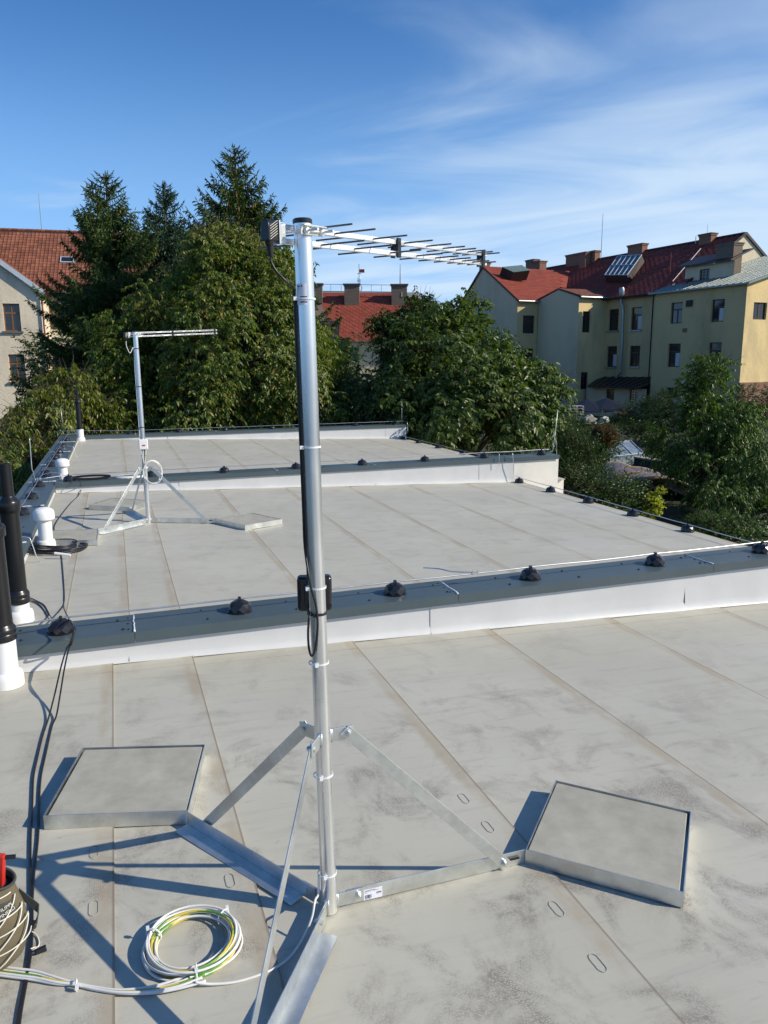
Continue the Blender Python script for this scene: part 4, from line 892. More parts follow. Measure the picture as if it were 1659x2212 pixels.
    # cord ends with toggles lying on the roof
    for (p0, p1, p2, p3, tg) in (((68,2012),(80,2022),(84,2042),(66,2056),(73,1999)),((66,2050),(78,2046),(86,2052),(62,2062),(88,2052))):
        m3 = MB(); m3.tube(smoothpath([G(*p0,.01), G(*p1,.006), G(*p2,.006), G(*p3,.006)], 5), .0022, 7); obj('cord_end', m3, M['cord'], t, smooth=True)
        m3 = MB(); q_ = G(*tg, .012); dd = Vector((.02,.006,0)) if tg[0] > 80 else Vector((.004,-.008,.018)); m3.cyl(q_-dd*.7, q_+dd*.7, .008, .0095, 14); obj('toggle', m3, M['blackpl'], t, bevel=.002)
    return topc, sd, fw
tc_, sd_, fw_ = bag()
tl = thing('red_tool', 'red tool handle with a black tip sticking out of the tool bag', 'tool', tuple(tc_))
p0, p1 = PL(-3, 1890, tc_, Vector((0,1,0))), PL(2, 1846, tc_, Vector((0,1,0)))
m_ = MB(); m_.bar(p0-Vector((0,0,.04)), p1, .022, .018, sd_); obj('handle', m_, M['red'], tl, bevel=.003)
m_ = MB(); q = PL(18, 1872, tc_, Vector((0,1,0))); m_.bar(PL(6,1852,tc_,Vector((0,1,0))), PL(34,1850,tc_,Vector((0,1,0))), .010, .008, Vector((0,0,1))); obj('tip', m_, M['blackpl'], tl, bevel=.001)
#@@PART2@@
# ================================================================== HOUSES
CAMV = EYEP
def faceq(pts): return [tuple(p) for p in pts]
def wallmesh(O, u, z0, z1, width, holes, nrm, depth=.16, poly_top=None):
    """vertical wall with rectangular openings (a0,b0,a1,b1: along, height) and their reveals; nrm = outward"""
    O, u, nrm = Vector(O), Vector(u), Vector(nrm); xs = sorted({0, width, *[h[0] for h in holes], *[h[2] for h in holes]}); zs = sorted({z0, z1, *[h[1] for h in holes], *[h[3] for h in holes]})
    m_ = MB(); flip = u.cross(Vector((0,0,1))).dot(nrm) < 0
    P = lambda a, z, d=0: Vector((O.x+u.x*a-nrm.x*d, O.y+u.y*a-nrm.y*d, z))
    def quad(a, b, c, d): m_.add([a, b, c, d], [(3,2,1,0) if flip else (0,1,2,3)])
    for i in range(len(xs)-1):
        for j in range(len(zs)-1):
            xm, zm = (xs[i]+xs[i+1])/2, (zs[j]+zs[j+1])/2
            if any(h[0] < xm < h[2] and h[1] < zm < h[3] for h in holes): continue
            quad(P(xs[i],zs[j]), P(xs[i+1],zs[j]), P(xs[i+1],zs[j+1]), P(xs[i],zs[j+1]))
    for (a, b, c, d) in holes:
        quad(P(a,b), P(a,b,depth), P(a,d,depth), P(a,d)); quad(P(c,b,depth), P(c,b), P(c,d), P(c,d,depth))
        quad(P(a,d), P(a,d,depth), P(c,d,depth), P(c,d)); quad(P(a,b,depth), P(a,b), P(c,b), P(c,b,depth))
    if poly_top: 
        pts = [P(a, z) for a, z in poly_top]; m_.poly(pts[::-1] if flip else pts)
    return m_
def window(parent, O, u, nrm, rect, fm, depth=.12, style='t', curtain=False, sill=None, bars=None):
    O, u, nrm = Vector(O), Vector(u), Vector(nrm); a, b, c, d = rect; W, Hh = c-a, d-b
    P = lambda x, z, k=0: Vector((O.x+u.x*x-nrm.x*k, O.y+u.y*x-nrm.y*k, z)); fw_ = min(.075, W*.09); th = .05
    m_ = MB(); bx = lambda x0, z0, x1, z1, dd=0: m_.box(P(x0, z0, depth-dd), u*(x1-x0), -nrm*th, Vector((0,0,z1-z0)))
    bx(a, b, a+fw_, d); bx(c-fw_, b, c, d); bx(a+fw_, b, c-fw_, b+fw_); bx(a+fw_, d-fw_, c-fw_, d)
    zt = b+Hh*.66
    if style == 't': bx(a+fw_, zt-.05, c-fw_, zt+.05, .012); bx((a+c)/2-.045, b+fw_, (a+c)/2+.045, zt-.05, .008)
    if style == 'cross': bx(a+fw_, zt-.05, c-fw_, zt+.05, .012); bx((a+c)/2-.045, b+fw_, (a+c)/2+.045, zt-.05, .008); bx((a+c)/2-.03, zt+.05, (a+c)/2+.03, d-fw_, .008)
    if style == 'two': bx((a+c)/2-.05, b+fw_, (a+c)/2+.05, d-fw_, .008)
    if style == 'grid':
        for i in range(1, 3): x = a+W*i/3; bx(x-.02, b+fw_, x+.02, d-fw_)
        for i in range(1, 4): z = b+Hh*i/4; bx(a+fw_, z-.02, c-fw_, z+.02, .004)
    f = obj('window', m_, fm, parent)
    m_ = MB(); m_.box(P(a+fw_*.5, b+fw_*.5, depth+.030), u*(W-fw_), nrm*.008, Vector((0,0,Hh-fw_))); obj('pane', m_, M['glass'], f)
    if curtain: m_ = MB(); m_.box(P(a+W*.52, b+fw_, depth+.016), u*(W*.36), nrm*.004, Vector((0,0,Hh*.56))); obj('curtain', m_, M['curtain'], f)
    if sill: m_ = MB(); m_.box(P(a-.12, b-.13, .10)+nrm*0, u*(W+.24), nrm*.24, Vector((0,0,.13))); obj('sill', m_, sill, f)
    return f
def tiles(roofpart, O, u, v, W, L, tw, tl, m__, keep=None, style='pan', name='roof_tile', limit=300):
    """tile field from eave origin O, u along the eave, v up the slope"""
    O, u, v = Vector(O), Vector(u).normalized(), Vector(v).normalized(); n = u.cross(v).normalized()
    if n.z < 0: n = -n
    org = Vector(roofpart['_o'])
    if style == 'pan':
        base = [(-.5,0,.012),(-.28,0,.045),(0,0,.020),(.28,0,.012),(.5,0,.012)]
        vs = [(x*tw*1.0, 0, z+.022) for x, y, z in base]+[(x*tw, tl*1.04, z-.002) for x, y, z in base]+[(x*tw, .0, .0) for x, y, z in (base[0], base[4])]
        fs = [(i, i+1, 6+i, 5+i) for i in range(4)]+[(10, 11, 4, 3, 2, 1, 0)]
    elif style == 'diamond':
        h = tw*.49; q = tl*.5; t_ = .034
        vs = [(0,-q,t_),(h,0,.010),(0,q,.004),(-h,0,.010),(0,-q,.0),(h,0,-.004),(-h,0,-.004)]; fs = [(0,1,2,3),(4,5,1,0),(6,4,0,3)]
    else:
        vs = [(-tw*.5+.006,0,.020),(tw*.5-.006,0,.020),(tw*.5-.006,tl,.006),(-tw*.5+.006,tl,.006),(-tw*.5+.006,0,0),(tw*.5-.006,0,0)]; fs = [(0,1,2,3),(4,5,1,0)]
    proto = bpy.data.meshes.new(name); R3 = Matrix((u, v, n)).transposed()
    if R3.determinant() < 0: fs = [f[::-1] for f in fs]
    vw = [R3 @ Vector(p) for p in vs]; proto.from_pydata([tuple(p) for p in vw], [], fs); proto.materials.append(m__)
    cells = []
    nr = int(L/(tl if style != 'diamond' else tl*.5)); nc = int(W/tw)
    for j in range(nr):
        for i in range(nc+1):
            x = (i+(.5 if style != 'diamond' else .5*(j % 2)))*tw; y = j*(tl if style != 'diamond' else tl*.5)
            if x > W or (keep and not keep(x, y)): continue
            cells.append(O+u*x+v*y)
    def dist(p):
        q = p-CAMV; w_ = q.dot(FW); px = CX+FPX*q.dot(RT)/w_; py = CY-FPX*q.dot(UP)/w_
        return q.length+(0 if -10 < px < 1670 else 500)
    cells.sort(key=dist)
    for p in cells[:limit]:
        o = bpy.data.objects.new(name, proto); sc.collection.objects.link(o); o.parent = roofpart; o.location = p-org+n*random.uniform(0,.006)
    rest = cells[limit:]
    if rest:
        m_ = MB()
        for p in rest:
            off = n*random.uniform(0,.006); m_.add([p+q+off for q in vw], fs)
        obj(name+'_field', m_, m__, roofpart, kind='stuff')
def chimney(par, C_, sx, sy, z0, z1, ax=(1,0), m__=None, lip=.09, pots=0):
    ux = Vector((ax[0], ax[1], 0)).normalized(); uy = Vector((-ux.y, ux.x, 0)); C_ = Vector(C_)
    def bxx(w1, w2, za, zb, mi): c = Vector((C_.x, C_.y, za)); m_.box(c-ux*w1/2-uy*w2/2, ux*w1, uy*w2, Vector((0,0,zb-za)), mi)
    m_ = MB(); bxx(sx, sy, z0, z1-.22, 0); bxx(sx+lip*1.2, sy+lip*1.2, z1-.22, z1-.08, 0); bxx(sx+lip*2.4, sy+lip*2.4, z1-.08, z1, 1)
    for k in range(pots): c = C_+ux*(k-.5*(pots-1))*.35; m_.cyl((c.x,c.y,z1), (c.x,c.y,z1+.28), .09, None, 10, True, 0)
    return obj('chimney', m_, [m__ or M['brick'], M['sill']], par)
def poly_roof(name, pts, m__, par, th=.10):
    m_ = MB(); m_.slab([tuple(p) for p in pts], (0,0,-th)); return obj(name, m_, m__, par)
# ---------------------------------------------------------------- left house
SD = Vector((RT.x, RT.y, 0)).normalized(); BK = Vector((_fh.x, _fh.y, 0))       # this house stands square to the view direction
BK0 = BK
def left_house():
    ya = math.atan2(-BK0.y, -BK0.x)+R(15); BK = Vector((-math.cos(ya), -math.sin(ya), 0)); SD = Vector((BK.y, -BK.x, 0))
    D = 54.0; c = AD(86, 640, D); O = Vector((c.x, c.y, 0)); nrm = -BK
    t = thing('apartment_house', 'beige rendered house with orange tiled roof behind the trees at the left', 'house', (O.x, O.y, GZ-1.5))
    Wd = 13.0; O2 = O-SD*Wd; zg = GZ-1.5
    def loc(px, py): p = PL(px, py, O, nrm); return (Wd+(p-O).dot(SD), p.z)
    def rc(x0, y0, x1, y1): a, d = loc(x0, y0); c_, b = loc(x1, y1); return (a, b, c_, d)
    k = .2108; q = lambda x, y: (x*k, 493.7+y*k)
    rects = [rc(*q(22,767), *q(222,1052)), rc(*q(82,1290), *q(272,1568)), rc(*q(85,1840), *q(330,2110))]
    rects += [(r[0]-3.3, r[1], r[2]-3.3, r[3]) for r in rects[:2]]
    eave = loc(84, 626)[1]; apex = eave+6.5*.78
    obj('wall', wallmesh(O2, SD, zg, eave, Wd, rects, nrm, poly_top=[(0,eave),(Wd,eave),(Wd/2,apex)]), M['st_left'], t)
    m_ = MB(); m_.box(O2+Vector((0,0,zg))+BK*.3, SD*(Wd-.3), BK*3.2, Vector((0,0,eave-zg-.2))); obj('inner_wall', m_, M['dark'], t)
    sidew = wallmesh(O, BK, zg, eave, 3.4, [], SD); obj('side_wall', sidew, M['st_left'], t)
    for i, r in enumerate(rects): window(t, O2, SD, nrm, r, M['wood'] if i != 2 else M['brownframe'], .14, 'cross', sill=M['sill'])
    # wing roof with pale verge
    e1_ = O+SD*.28+Vector((0,0,eave-.15)); ap = O-SD*Wd/2+Vector((0,0,apex+.06)); e0_ = O2-SD*.28+Vector((0,0,eave-.15))
    rf = poly_roof('wing_roof', [e1_-BK*.25, e1_+BK*6.5, ap+BK*9.5, ap-BK*.25], M['tile_brown'], t)
    vv = (ap-e1_); tiles(rf, e1_-BK*.2+Vector((0,0,.01)), BK, vv, 9, vv.length, .27, .36, M['tile_orange'], keep=lambda x, y: x < 3.8+y*.55, limit=120)
    rf2 = poly_roof('wing_roof', [e0_-BK*.25, ap-BK*.25, ap+BK*9.5, e0_+BK*6.5], M['tile_brown'], t)
    m_ = MB(); m_.bar(e1_-BK*.30+SD*.05-Vector((0,0,.1)), ap-BK*.30-Vector((0,0,.1)), .30, .06, Vector((0,0,1))); m_.bar(e0_-BK*.30-Vector((0,0,.1)), ap-BK*.30-Vector((0,0,.1)), .30, .06, Vector((0,0,1))); obj('verge_board', m_, M['verge'], t)
    # main block behind
    B = O+BK*3.4; Bl = B-SD*20; Wm = 34.0; zeav = PL(150, 631, B, nrm).z
    def locm(px, py): p = PL(px, py, B, nrm); return (20+(p-B).dot(SD), p.z)
    def rcm(x0, y0, x1, y1): a, d = locm(x0, y0); c_, b = locm(x1, y1); return (a, b, c_, d)
    mr = [rcm(104, 658, 143, 712), rcm(104, 765, 143, 820)]; mr += [(r[0]+3.4*i, r[1], r[2]+3.4*i, r[3]) for r in mr for i in (1,2,3)]
    obj('wall', wallmesh(Bl, SD, zg, zeav, Wm, mr, nrm), M['st_left2'], t)
    for r in mr: window(t, Bl, SD, nrm, r, M['wood'], .12, 'cross')
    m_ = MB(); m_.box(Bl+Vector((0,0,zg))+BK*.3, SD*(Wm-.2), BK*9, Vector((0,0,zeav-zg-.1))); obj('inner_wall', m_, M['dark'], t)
    rp = AD(80, 502, D+3.4+6.0); zr = rp.z; E0 = Bl-BK*.5+Vector((0,0,zeav-.1)); Rg = Bl+BK*6.0+Vector((0,0,zr))
    rfm = poly_roof('main_roof', [E0, E0+SD*(Wm+.3), Rg+SD*(Wm+.3), Rg], M['tile_brown'], t); poly_roof('main_roof', [Rg, Rg+SD*(Wm+.3), Rg+SD*(Wm+.3)+BK*6.5-Vector((0,0,zr-zeav)), Rg+BK*6.5-Vector((0,0,zr-zeav))], M['tile_brown'], t)
    vv = Rg-E0; tiles(rfm, E0+SD*12+Vector((0,0,.02)), SD, vv, 20, vv.length-.1, .27, .36, M['tile_orange'], limit=300)
    m_ = MB(); nn = 60
    for i in range(nn): p = Rg+SD*(12+i*.34)+Vector((0,0,.03)); m_.cyl(p, p+SD*.36, .12, .10, 8)
    obj('ridge_tiles', m_, M['tile_orange'], rfm, kind='stuff')
    m_ = MB(); g0 = E0-BK*.05; m_.tube([g0+SD*(20.2), g0+SD*Wm], .07, 8); obj('gutter', m_, M['gutter'], t)
    # rooflight, downpipe, aerial
    s = PL(147, 570, E0, (Rg-E0).cross(SD).normalized()); m_ = MB(); up_ = vv.normalized(); nn_ = SD.cross(up_).normalized(); m_.box(s+nn_*.03-SD*.55, SD*1.0, up_*.75, nn_*.12); sk = obj('rooflight', m_, M['verge'], rfm); m_ = MB(); m_.box(s+nn_*.151-SD*.46+up_*.09, SD*.82, up_*.57, nn_*.01); 
    g_ = obj('rooflight_pane', m_, M['glass'], rfm)
    m_ = MB(); dp = O+SD*.12-BK*.12; m_.tube([dp+Vector((0,0,eave-.6)), dp+Vector((0,0,zg))], .06, 8); m_.tube(smoothpath([dp+SD*.45+BK*2.9+Vector((0,0,zeav-.2)), dp+SD*.5+Vector((0,0,eave-.1)), dp+SD*.1+Vector((0,0,eave-.45)), dp+Vector((0,0,eave-.6))], 4), .07, 8); obj('downpipe', m_, M['copper'], t)
    m_ = MB(); a_ = AD(91, 503, D+9.4); b_ = AD(83, 418, D+9.4); m_.cyl(a_, b_, .035, .02, 6); m_.cyl(a_-Vector((0,0,.4)), a_+Vector((0,0,.3)), .07, .06, 8); obj('aerial', m_, M['gutter'], t)
left_house()
# ---------------------------------------------------------------- middle house with the plain red roof
def mid_house():
    D0, D1 = 78.0, 84.5
    eL, eR = AD(728, 735, D0), AD(948, 735, D0); rL, rR = AD(683, 631, D1), AD(899, 633, D1)
    t = thing('red_roofed_house', 'house with plain red roof and three brick chimneys between the trees', 'house', (eL.x, eL.y, GZ))
    rf = poly_roof('roof', [eL, eR, rR, rL], M['tile_red'], t, .15)
    u = (eR-eL); v = rL-eL; vn = v.normalized(); shear = v.dot(u.normalized())
    up_ = (v-u.normalized()*shear); L = up_.length; W = u.length
    tiles(rf, eL+Vector((0,0,.03)), u, up_, W+12, L, .62, .62, M['tile_red'], keep=lambda x, y: shear*(y/L) < x < W+((rR-eR).dot(u.normalized()))*(y/L), style='diamond', limit=300)
    tiles_left = True
    # back slope and party wall
    back = BK*7; poly_roof('back_roof', [rL, rR, rR+back-Vector((0,0,5)), rL+back-Vector((0,0,5))], M['tile_red'], t)
    m_ = MB(); lw = rL+SD*-1.3; wl_ = [eL-SD*1.25+Vector((0,0,-.2)), eL+Vector((0,0,.10)), rL+Vector((0,0,.12)), rL-SD*1.2+Vector((0,0,.1))]
    zb = GZ-1
    m_.hexa([Vector((eL.x,eL.y,zb))-SD*1.0, Vector((eL.x,eL.y,zb)), Vector((rL.x,rL.y,zb)), Vector((rL.x,rL.y,zb))-SD*1.0, eL-SD*1.0+Vector((0,0,-.1)), eL+Vector((0,0,-.1)), rL+Vector((0,0,.05)), rL-SD*1.0+Vector((0,0,.05))]); obj('party_wall', m_, M['brick_old'], t)
    wo = Vector((eL.x, eL.y, 0))+BK*.6; nrm = -BK
    def loc(px, py): p = PL(px, py, wo, nrm); return ((p-wo).dot(SD), p.z)
    a, d = loc(753, 750); c_, b = loc(776, 787); zt = eL.z-.15
    obj('wall', wallmesh(wo, SD, zb, zt, W-.3, [(a,b,c_,d),(a+5,b,c_+5,d)], nrm), M['st_pale'], t)
    for dx in (0, 5):
        m_ = MB(); P = lambda x, z: wo+SD*x+BK*.06+Vector((0,0,z)); nx, nz = 5, 7
        for i in range(nx):
            for j in range(nz): m_.box(P(a+dx+(c_-a)*i/nx+.015, b+(d-b)*j/nz+.015), SD*((c_-a)/nx-.03), BK*.06, Vector((0,0,(d-b)/nz-.03)))
        f = obj('window', m_, M['glass_block'], t); m_ = MB(); m_.box(P(a+dx, b)+BK*.07, SD*(c_-a), BK*.02, Vector((0,0,d-b))); obj('mortar', m_, M['dark'], f)
    m_ = MB(); m_.box(wo+BK*.3+Vector((0,0,zb)), SD*(W-.5), BK*8, Vector((0,0,zt-zb-.2))); obj('inner_wall', m_, M['st_pale'], t)
    m_ = MB(); m_.tube([eL-BK*.05-Vector((0,0,.12)), eR-BK*.05-Vector((0,0,.12))], .08, 8); obj('gutter', m_, M['gutter'], t)
    # chimneys
    k = .1719; z = lambda x, y: (658.3+x*k, 592.5+y*k)
    for (x, yt, yb, w_) in ((162,118,268,.95),(592,122,330,1.55),(1187,126,335,1.60)):
        pt = AD(*z(x, yt), 83.0); pb = AD(*z(x, yb), 83.0); ww = w_; chimney(rf, pt, ww, .9, pb.z-.8, pt.z, (SD.x, SD.y), M['brick_old'], .12, 0)
        m_ = MB()
    m_ = MB(); ya = z(690,105)[1]
    top, bot = AD(z(200,122)[0], z(0,122)[1], 84.6), AD(z(200,215)[0], z(0,215)[1], 84.6); m_.tube([AD(*z(200,124), 84.6), AD(*z(1285,138), 84.6)], .03, 5)
    for x in (208,328,458,712,836,962,1088): m_.tube([AD(*z(x,130), 84.6), AD(*z(x,218), 84.6)], .025, 5)
    m_.tube([AD(*z(195,214), 84.5), AD(*z(1250,226), 84.5)], .06, 5); obj('ridge_walkway', m_, M['gutter'], t)
    # wrought-iron finial with vane
    f = MB(); b_ = AD(*z(683,216), 84.4); t_ = AD(*z(682,-130), 84.4); f.tube([b_, t_], .035, 6); zz_ = lambda x, y: AD(*z(x,y), 84.4)
    for s in (-1, 1):
        f.tube(smoothpath([zz_(683+s*4,216), zz_(683+s*34,190), zz_(683+s*34,150), zz_(683+s*14,128), zz_(683+s*6,140)], 5), .025, 5)
        f.tube(smoothpath([zz_(683+s*2,128), zz_(683+s*16,95), zz_(683+s*4,78)], 5), .022, 5)
        f.tube(smoothpath([zz_(683+s*2,90), zz_(683+s*24,84), zz_(683+s*18,72), zz_(683+s*8,76)], 5), .022, 5)
        f.tube(smoothpath([zz_(683+s*2,66), zz_(683+s*20,56), zz_(683+s*14,42)], 5), .022, 5)
    f.tube(smoothpath([zz_(668,190), zz_(690,185), zz_(676,205)], 4), .02, 5); obj('roof_finial', f, M['gutter'], rf)
    m_ = MB(); v0 = zz_(685,-20); m_.box(v0, SD*.55, BK*.03, Vector((0,0,.35))); m_.cyl(zz_(660,-8), zz_(710,-8), .03, None, 5); obj('weather_vane', m_, M['copper'], rf)
    m_ = MB(); q = AD(*z(1200,75), 83.0); m_.cyl(q-Vector((0,0,.9)), q+Vector((0,0,1.6)), .09, .03, 8); obj('chimney_rod', m_, M['gutter'], rf)
    m_ = MB(); q = AD(*z(678,775), 80.2); m_.cyl(q-Vector((0,0,.1)), q+Vector((0,0,.55)), .07, None, 8); m_.cbox(q-Vector((0,0,.02)), .7, .5, .10); obj('roof_vent', m_, M['gutter'], rf)
    m_ = MB(); q = AD(*z(1285,262), 83.2); m_.cbox(q, 1.6, .9, .5); obj('roof_hatch', m_, M['greyroof'], rf)
    # dish on the right end
    # low annexe to the left
    an = thing('outbuilding', 'pale blue outbuilding with dark roof left of the red roofed house', 'outbuilding', tuple(Vector((eL.x, eL.y, GZ))-SD*4))
    c = AD(690, 790, 74); oo = Vector((c.x, c.y, zb))-SD*3.0; m_ = MB(); m_.box(oo, SD*4.6, BK*4, Vector((0,0,AD(700,762,74).z-zb))); obj('wall', m_, M['st_blue'], an)
    zt_ = AD(700,762,74).z; m_ = MB(); m_.hexa([oo-SD*.3-BK*.4+Vector((0,0,zt_-zb)), oo+SD*4.8-BK*.4+Vector((0,0,zt_-zb)), oo+SD*4.8+BK*4+Vector((0,0,zt_-zb+3.0)), oo-SD*.3+BK*4+Vector((0,0,zt_-zb+3.0)), oo-SD*.3-BK*.4+Vector((0,0,zt_-zb+.15)), oo+SD*4.8-BK*.4+Vector((0,0,zt_-zb+.15)), oo+SD*4.8+BK*4+Vector((0,0,zt_-zb+3.15)), oo-SD*.3+BK*4+Vector((0,0,zt_-zb+3.15))]); obj('roof', m_, M['darkroof'], an)
mid_house()
# ---------------------------------------------------------------- brown roof between
def brown_house():
    D = 84; a = AD(980, 700, 88); zb = GZ-1
    t = thing('brown_roofed_house', 'low house with dark brown tiled roof left of the pale gable', 'house', (a.x, a.y, zb))
    eL, eR = AD(940, 716, 82), AD(1076, 716, 82); rL, rR = AD(930, 672, 87), AD(1042, 671, 87)
    rf = poly_roof('roof', [eL, eR, rR, rL], M['tile_brown'], t, .15); poly_roof('back_roof', [rL, rR, rR+BK*5-Vector((0,0,3)), rL+BK*5-Vector((0,0,3))], M['tile_brown'], t)
    uu = (eR-eL).normalized(); v = rR-eR; sh = v.dot(uu); up_ = v-uu*sh; L = up_.length; W = (eR-eL).length
    tiles(rf, eL+Vector((0,0,.02)), uu, up_, W, L, .33, .40, M['tile_brown'], keep=lambda x, y: x < W+sh*y/L-.2, style='flat', limit=200)
    m_ = MB(); o = Vector((eL.x, eL.y, zb))+BK*.5; m_.box(o, SD*(W-.4), BK*9, Vector((0,0,eL.z-zb-.2))); obj('wall', m_, M['st_pale'], t)
    p = AD(958, 672, 86); chimney(rf, AD(964, 655, 86), .7, .7, p.z-1, AD(964,655,86).z, (SD.x, SD.y), M['brick_old'])
brown_house()
# ---------------------------------------------------------------- long yellow building on the right
E1 = Vector((math.cos(R(97)), math.sin(R(97)), 0)); NO = Vector((math.cos(R(-173)), math.sin(R(-173)), 0)); NS = -E1
KC = AD(1607, 800, 58.0); KC = Vector((KC.x, KC.y, 0))
def PB(a, off, z=0.0): p = KC+E1*a-NO*off; return Vector((p.x, p.y, z))
def on(q, off): p = PL(q[0], q[1], PB(0, off), NO); return ((p-KC).dot(E1), p.z)
def onS(q, a): p = PL(q[0], q[1], PB(a, 0), E1); return (-(p-KC).dot(NO), p.z)
def right_house():
    zb = GZ-1.2
    t = thing('yellow_apartment_building', 'long yellow building with dark red roof, wings and many chimneys at the right', 'house', tuple(PB(8, 4, zb)))
    def rl(off, x0, y0, x1, y1, wid):           # window on a wall facing NO; local axis runs along -E1
        a0, zt = on(q3(x0, y0), off); a1, zb_ = on(q3(x1, y1), off); return (a0, zb_, a1, zt)
    def wallN(off, aL, aR, ztop, wins, m__, poly=None, style='t', sills=True, frames=None):
        O = PB(aL, off); u = -E1; rs = []
        for (x0, y0, x1, y1) in wins:
            a0, z1_ = on(q3(x0, y0), off); a1, z0_ = on(q3(x1, y1), off); rs.append((aL-a0, z0_, aL-a1, z1_))
        obj('wall', wallmesh(O, u, zb, ztop, aL-aR, rs, NO, poly_top=poly), m__, t)
        for i, r in enumerate(rs): window(t, O, u, NO, r, M['brownframe'], .14, style, curtain=(i % 3 != 0), sill=M['gutter'] if sills else None)
        return O, u, rs
    def wallS(a, o0, o1, ztop, wins, m__, poly=None, style='two'):
        O = PB(a, o0); u = -NO; rs = []
        for (x0, y0, x1, y1) in wins:
            b0, z1_ = onS(q3(x0, y0), a); b1, z0_ = onS(q3(x1, y1), a); rs.append((b0-o0, z0_, b1-o0, z1_))
        obj('wall', wallmesh(O, u, zb, ztop, o1-o0, rs, NS, poly_top=poly), m__, t)
        for r in rs: window(t, O, u, NS, r, M['brownframe'], .14, style)
        return O, u
    # E block (front right)
    zE = 7.28
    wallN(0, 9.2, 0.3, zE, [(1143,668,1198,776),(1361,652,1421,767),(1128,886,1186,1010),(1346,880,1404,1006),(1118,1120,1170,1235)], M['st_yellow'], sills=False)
    wallS(0.3, 0, 11, zE, [(1585,664,1648,758)], M['st_yellow_lit'], poly=[(0,zE),(11,zE),(11,zE+3.2)])
    m_ = MB(); P0 = PB(.25, -.06, zb); m_.box(P0, -NO*9, NS*.08, Vector((0,0,onS(q3(1560,1092), .3)[1]-zb))); obj('brick_plinth', m_, M['brick'], t)
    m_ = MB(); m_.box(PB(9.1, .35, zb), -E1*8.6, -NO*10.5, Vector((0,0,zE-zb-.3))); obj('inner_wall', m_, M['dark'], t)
    for (x0, y0, x1, y1, mm) in ((1228,655,1256,686,M['dark']),(1201,1083,1222,1103,M['white_pvc'])):
        a0, z1_ = on(q3(x0,y0), 0); a1, z0_ = on(q3(x1,y1), 0); m_ = MB(); m_.box(PB(a0,-.02,z0_), -E1*(a0-a1), NO*.10, Vector((0,0,z1_-z0_))); obj('wall_vent' if mm is M['dark'] else 'meter_box', m_, mm, t)
    m_ = MB(); a0, z_ = on(q3(1215, 814), 0); m_.cbox(PB(a0,-.02,z_), .08,.42,.30); obj('bare_brick_patch', m_, M['brick'], t)
    # E roof, standing-seam sheet
    zr = zE+3.3; e0_, e1_ = PB(9.6,-.45,zE-.02), PB(-.2,-.45,zE-.02); b0_, b1_ = PB(9.6,11,zr), PB(-.2,11,zr)
    rE = poly_roof('sheet_roof', [e0_, e1_, b1_, b0_], M['greyroof'], t, .12)
    m_ = MB(); sl = (b0_-e0_)
    for i in range(17): p = e0_.lerp(e1_, i/16); m_.bar(p+Vector((0,0,.025)), p+sl+Vector((0,0,.025)), .03, .05, E1)
    obj('seam', m_, M['greyroof'], rE)
    # dormer wall above it, between roof and main gable
    zD0, zD1 = zE+.9, 9.9
    m_ = MB(); aD0, aD1 = on(q3(1215,545), 3.0)[0], on(q3(1478,500), 3.0)[0]
    O = PB(aD0, 3.0); wd = aD0-aD1; a0, z1_ = on(q3(1295,484), 3.0); a1, z0_ = on(q3(1345,548), 3.0)
    zl = on(q3(1270,470), 3.0)[1]
    hole = (aD0-a0, z0_, aD0-a1, z1_-.1)
    obj('dormer_wall', wallmesh(O, -E1, zE+.3, zl, wd, [hole], NO), M['st_grey'], t); window(t, O, -E1, NO, hole, M['brownframe'], .12, 'grid')
    m_ = MB(); m_.hexa([PB(aD0+.6,2.6,zl-.05), PB(aD1,2.6,zl-.05), PB(aD1,5,zl+.9), PB(aD0+.6,5,zl+.9), PB(aD0+.6,2.6,zl+.08), PB(aD1,2.6,zl+.08), PB(aD1,5,zl+1.03), PB(aD0+.6,5,zl+1.03)]); obj('dormer_roof', m_, M['darkroof'], t)
    # D main facade
    zDv = 7.52
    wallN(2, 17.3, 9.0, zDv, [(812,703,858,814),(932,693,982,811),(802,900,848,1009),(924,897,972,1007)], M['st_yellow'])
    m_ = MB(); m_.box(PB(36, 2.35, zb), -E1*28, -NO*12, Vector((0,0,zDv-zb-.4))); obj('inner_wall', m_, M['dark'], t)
    # main roof
    zR, oR = 12.45, 9.0; aR, aL = 8.3, 36.0
    e_r, e_l = PB(9.2,1.45,zDv-.12), PB(aL,1.45,zDv-.12); r_r, r_l = PB(aR,oR,zR), PB(aL,oR,zR)
    eext = PB(aR,1.45,zDv-.12)
    rm = poly_roof('main_roof', [e_l, eext, r_r, r_l], M['darkroof'], t, .12)
    v = r_r-eext; tiles(rm, eext+Vector((0,0,.03)), E1, v, aL-aR, v.length-.05, .62, .62, M['tile_dark'], style='diamond', limit=300)
    poly_roof('back_roof', [r_l, r_r, PB(aR,16.5,zDv), PB(aL,16.5,zDv)], M['tile_dark'], t)
    m_ = MB(); m_.bar(r_r+Vector((0,0,.05)), r_l+Vector((0,0,.05)), .22, .12, NO); obj('ridge_cap', m_, M['darkroof'], rm)
    m_ = MB(); m_.tube([PB(9.6,1.35,zDv-.12), PB(17.4,1.35,zDv-.12)], .09, 8); obj('gutter', m_, M['darkroof'], t)
    # main gable end above the sheet roof
    O = PB(aR+.02, 1.5); obj('gable_wall', wallmesh(O, -NO, zb, zDv-.1, 15, [], NS, poly_top=[(0,zDv-.1),(15,zDv-.1),(oR-1.5,zR-.08)]), M['st_pale'], t)
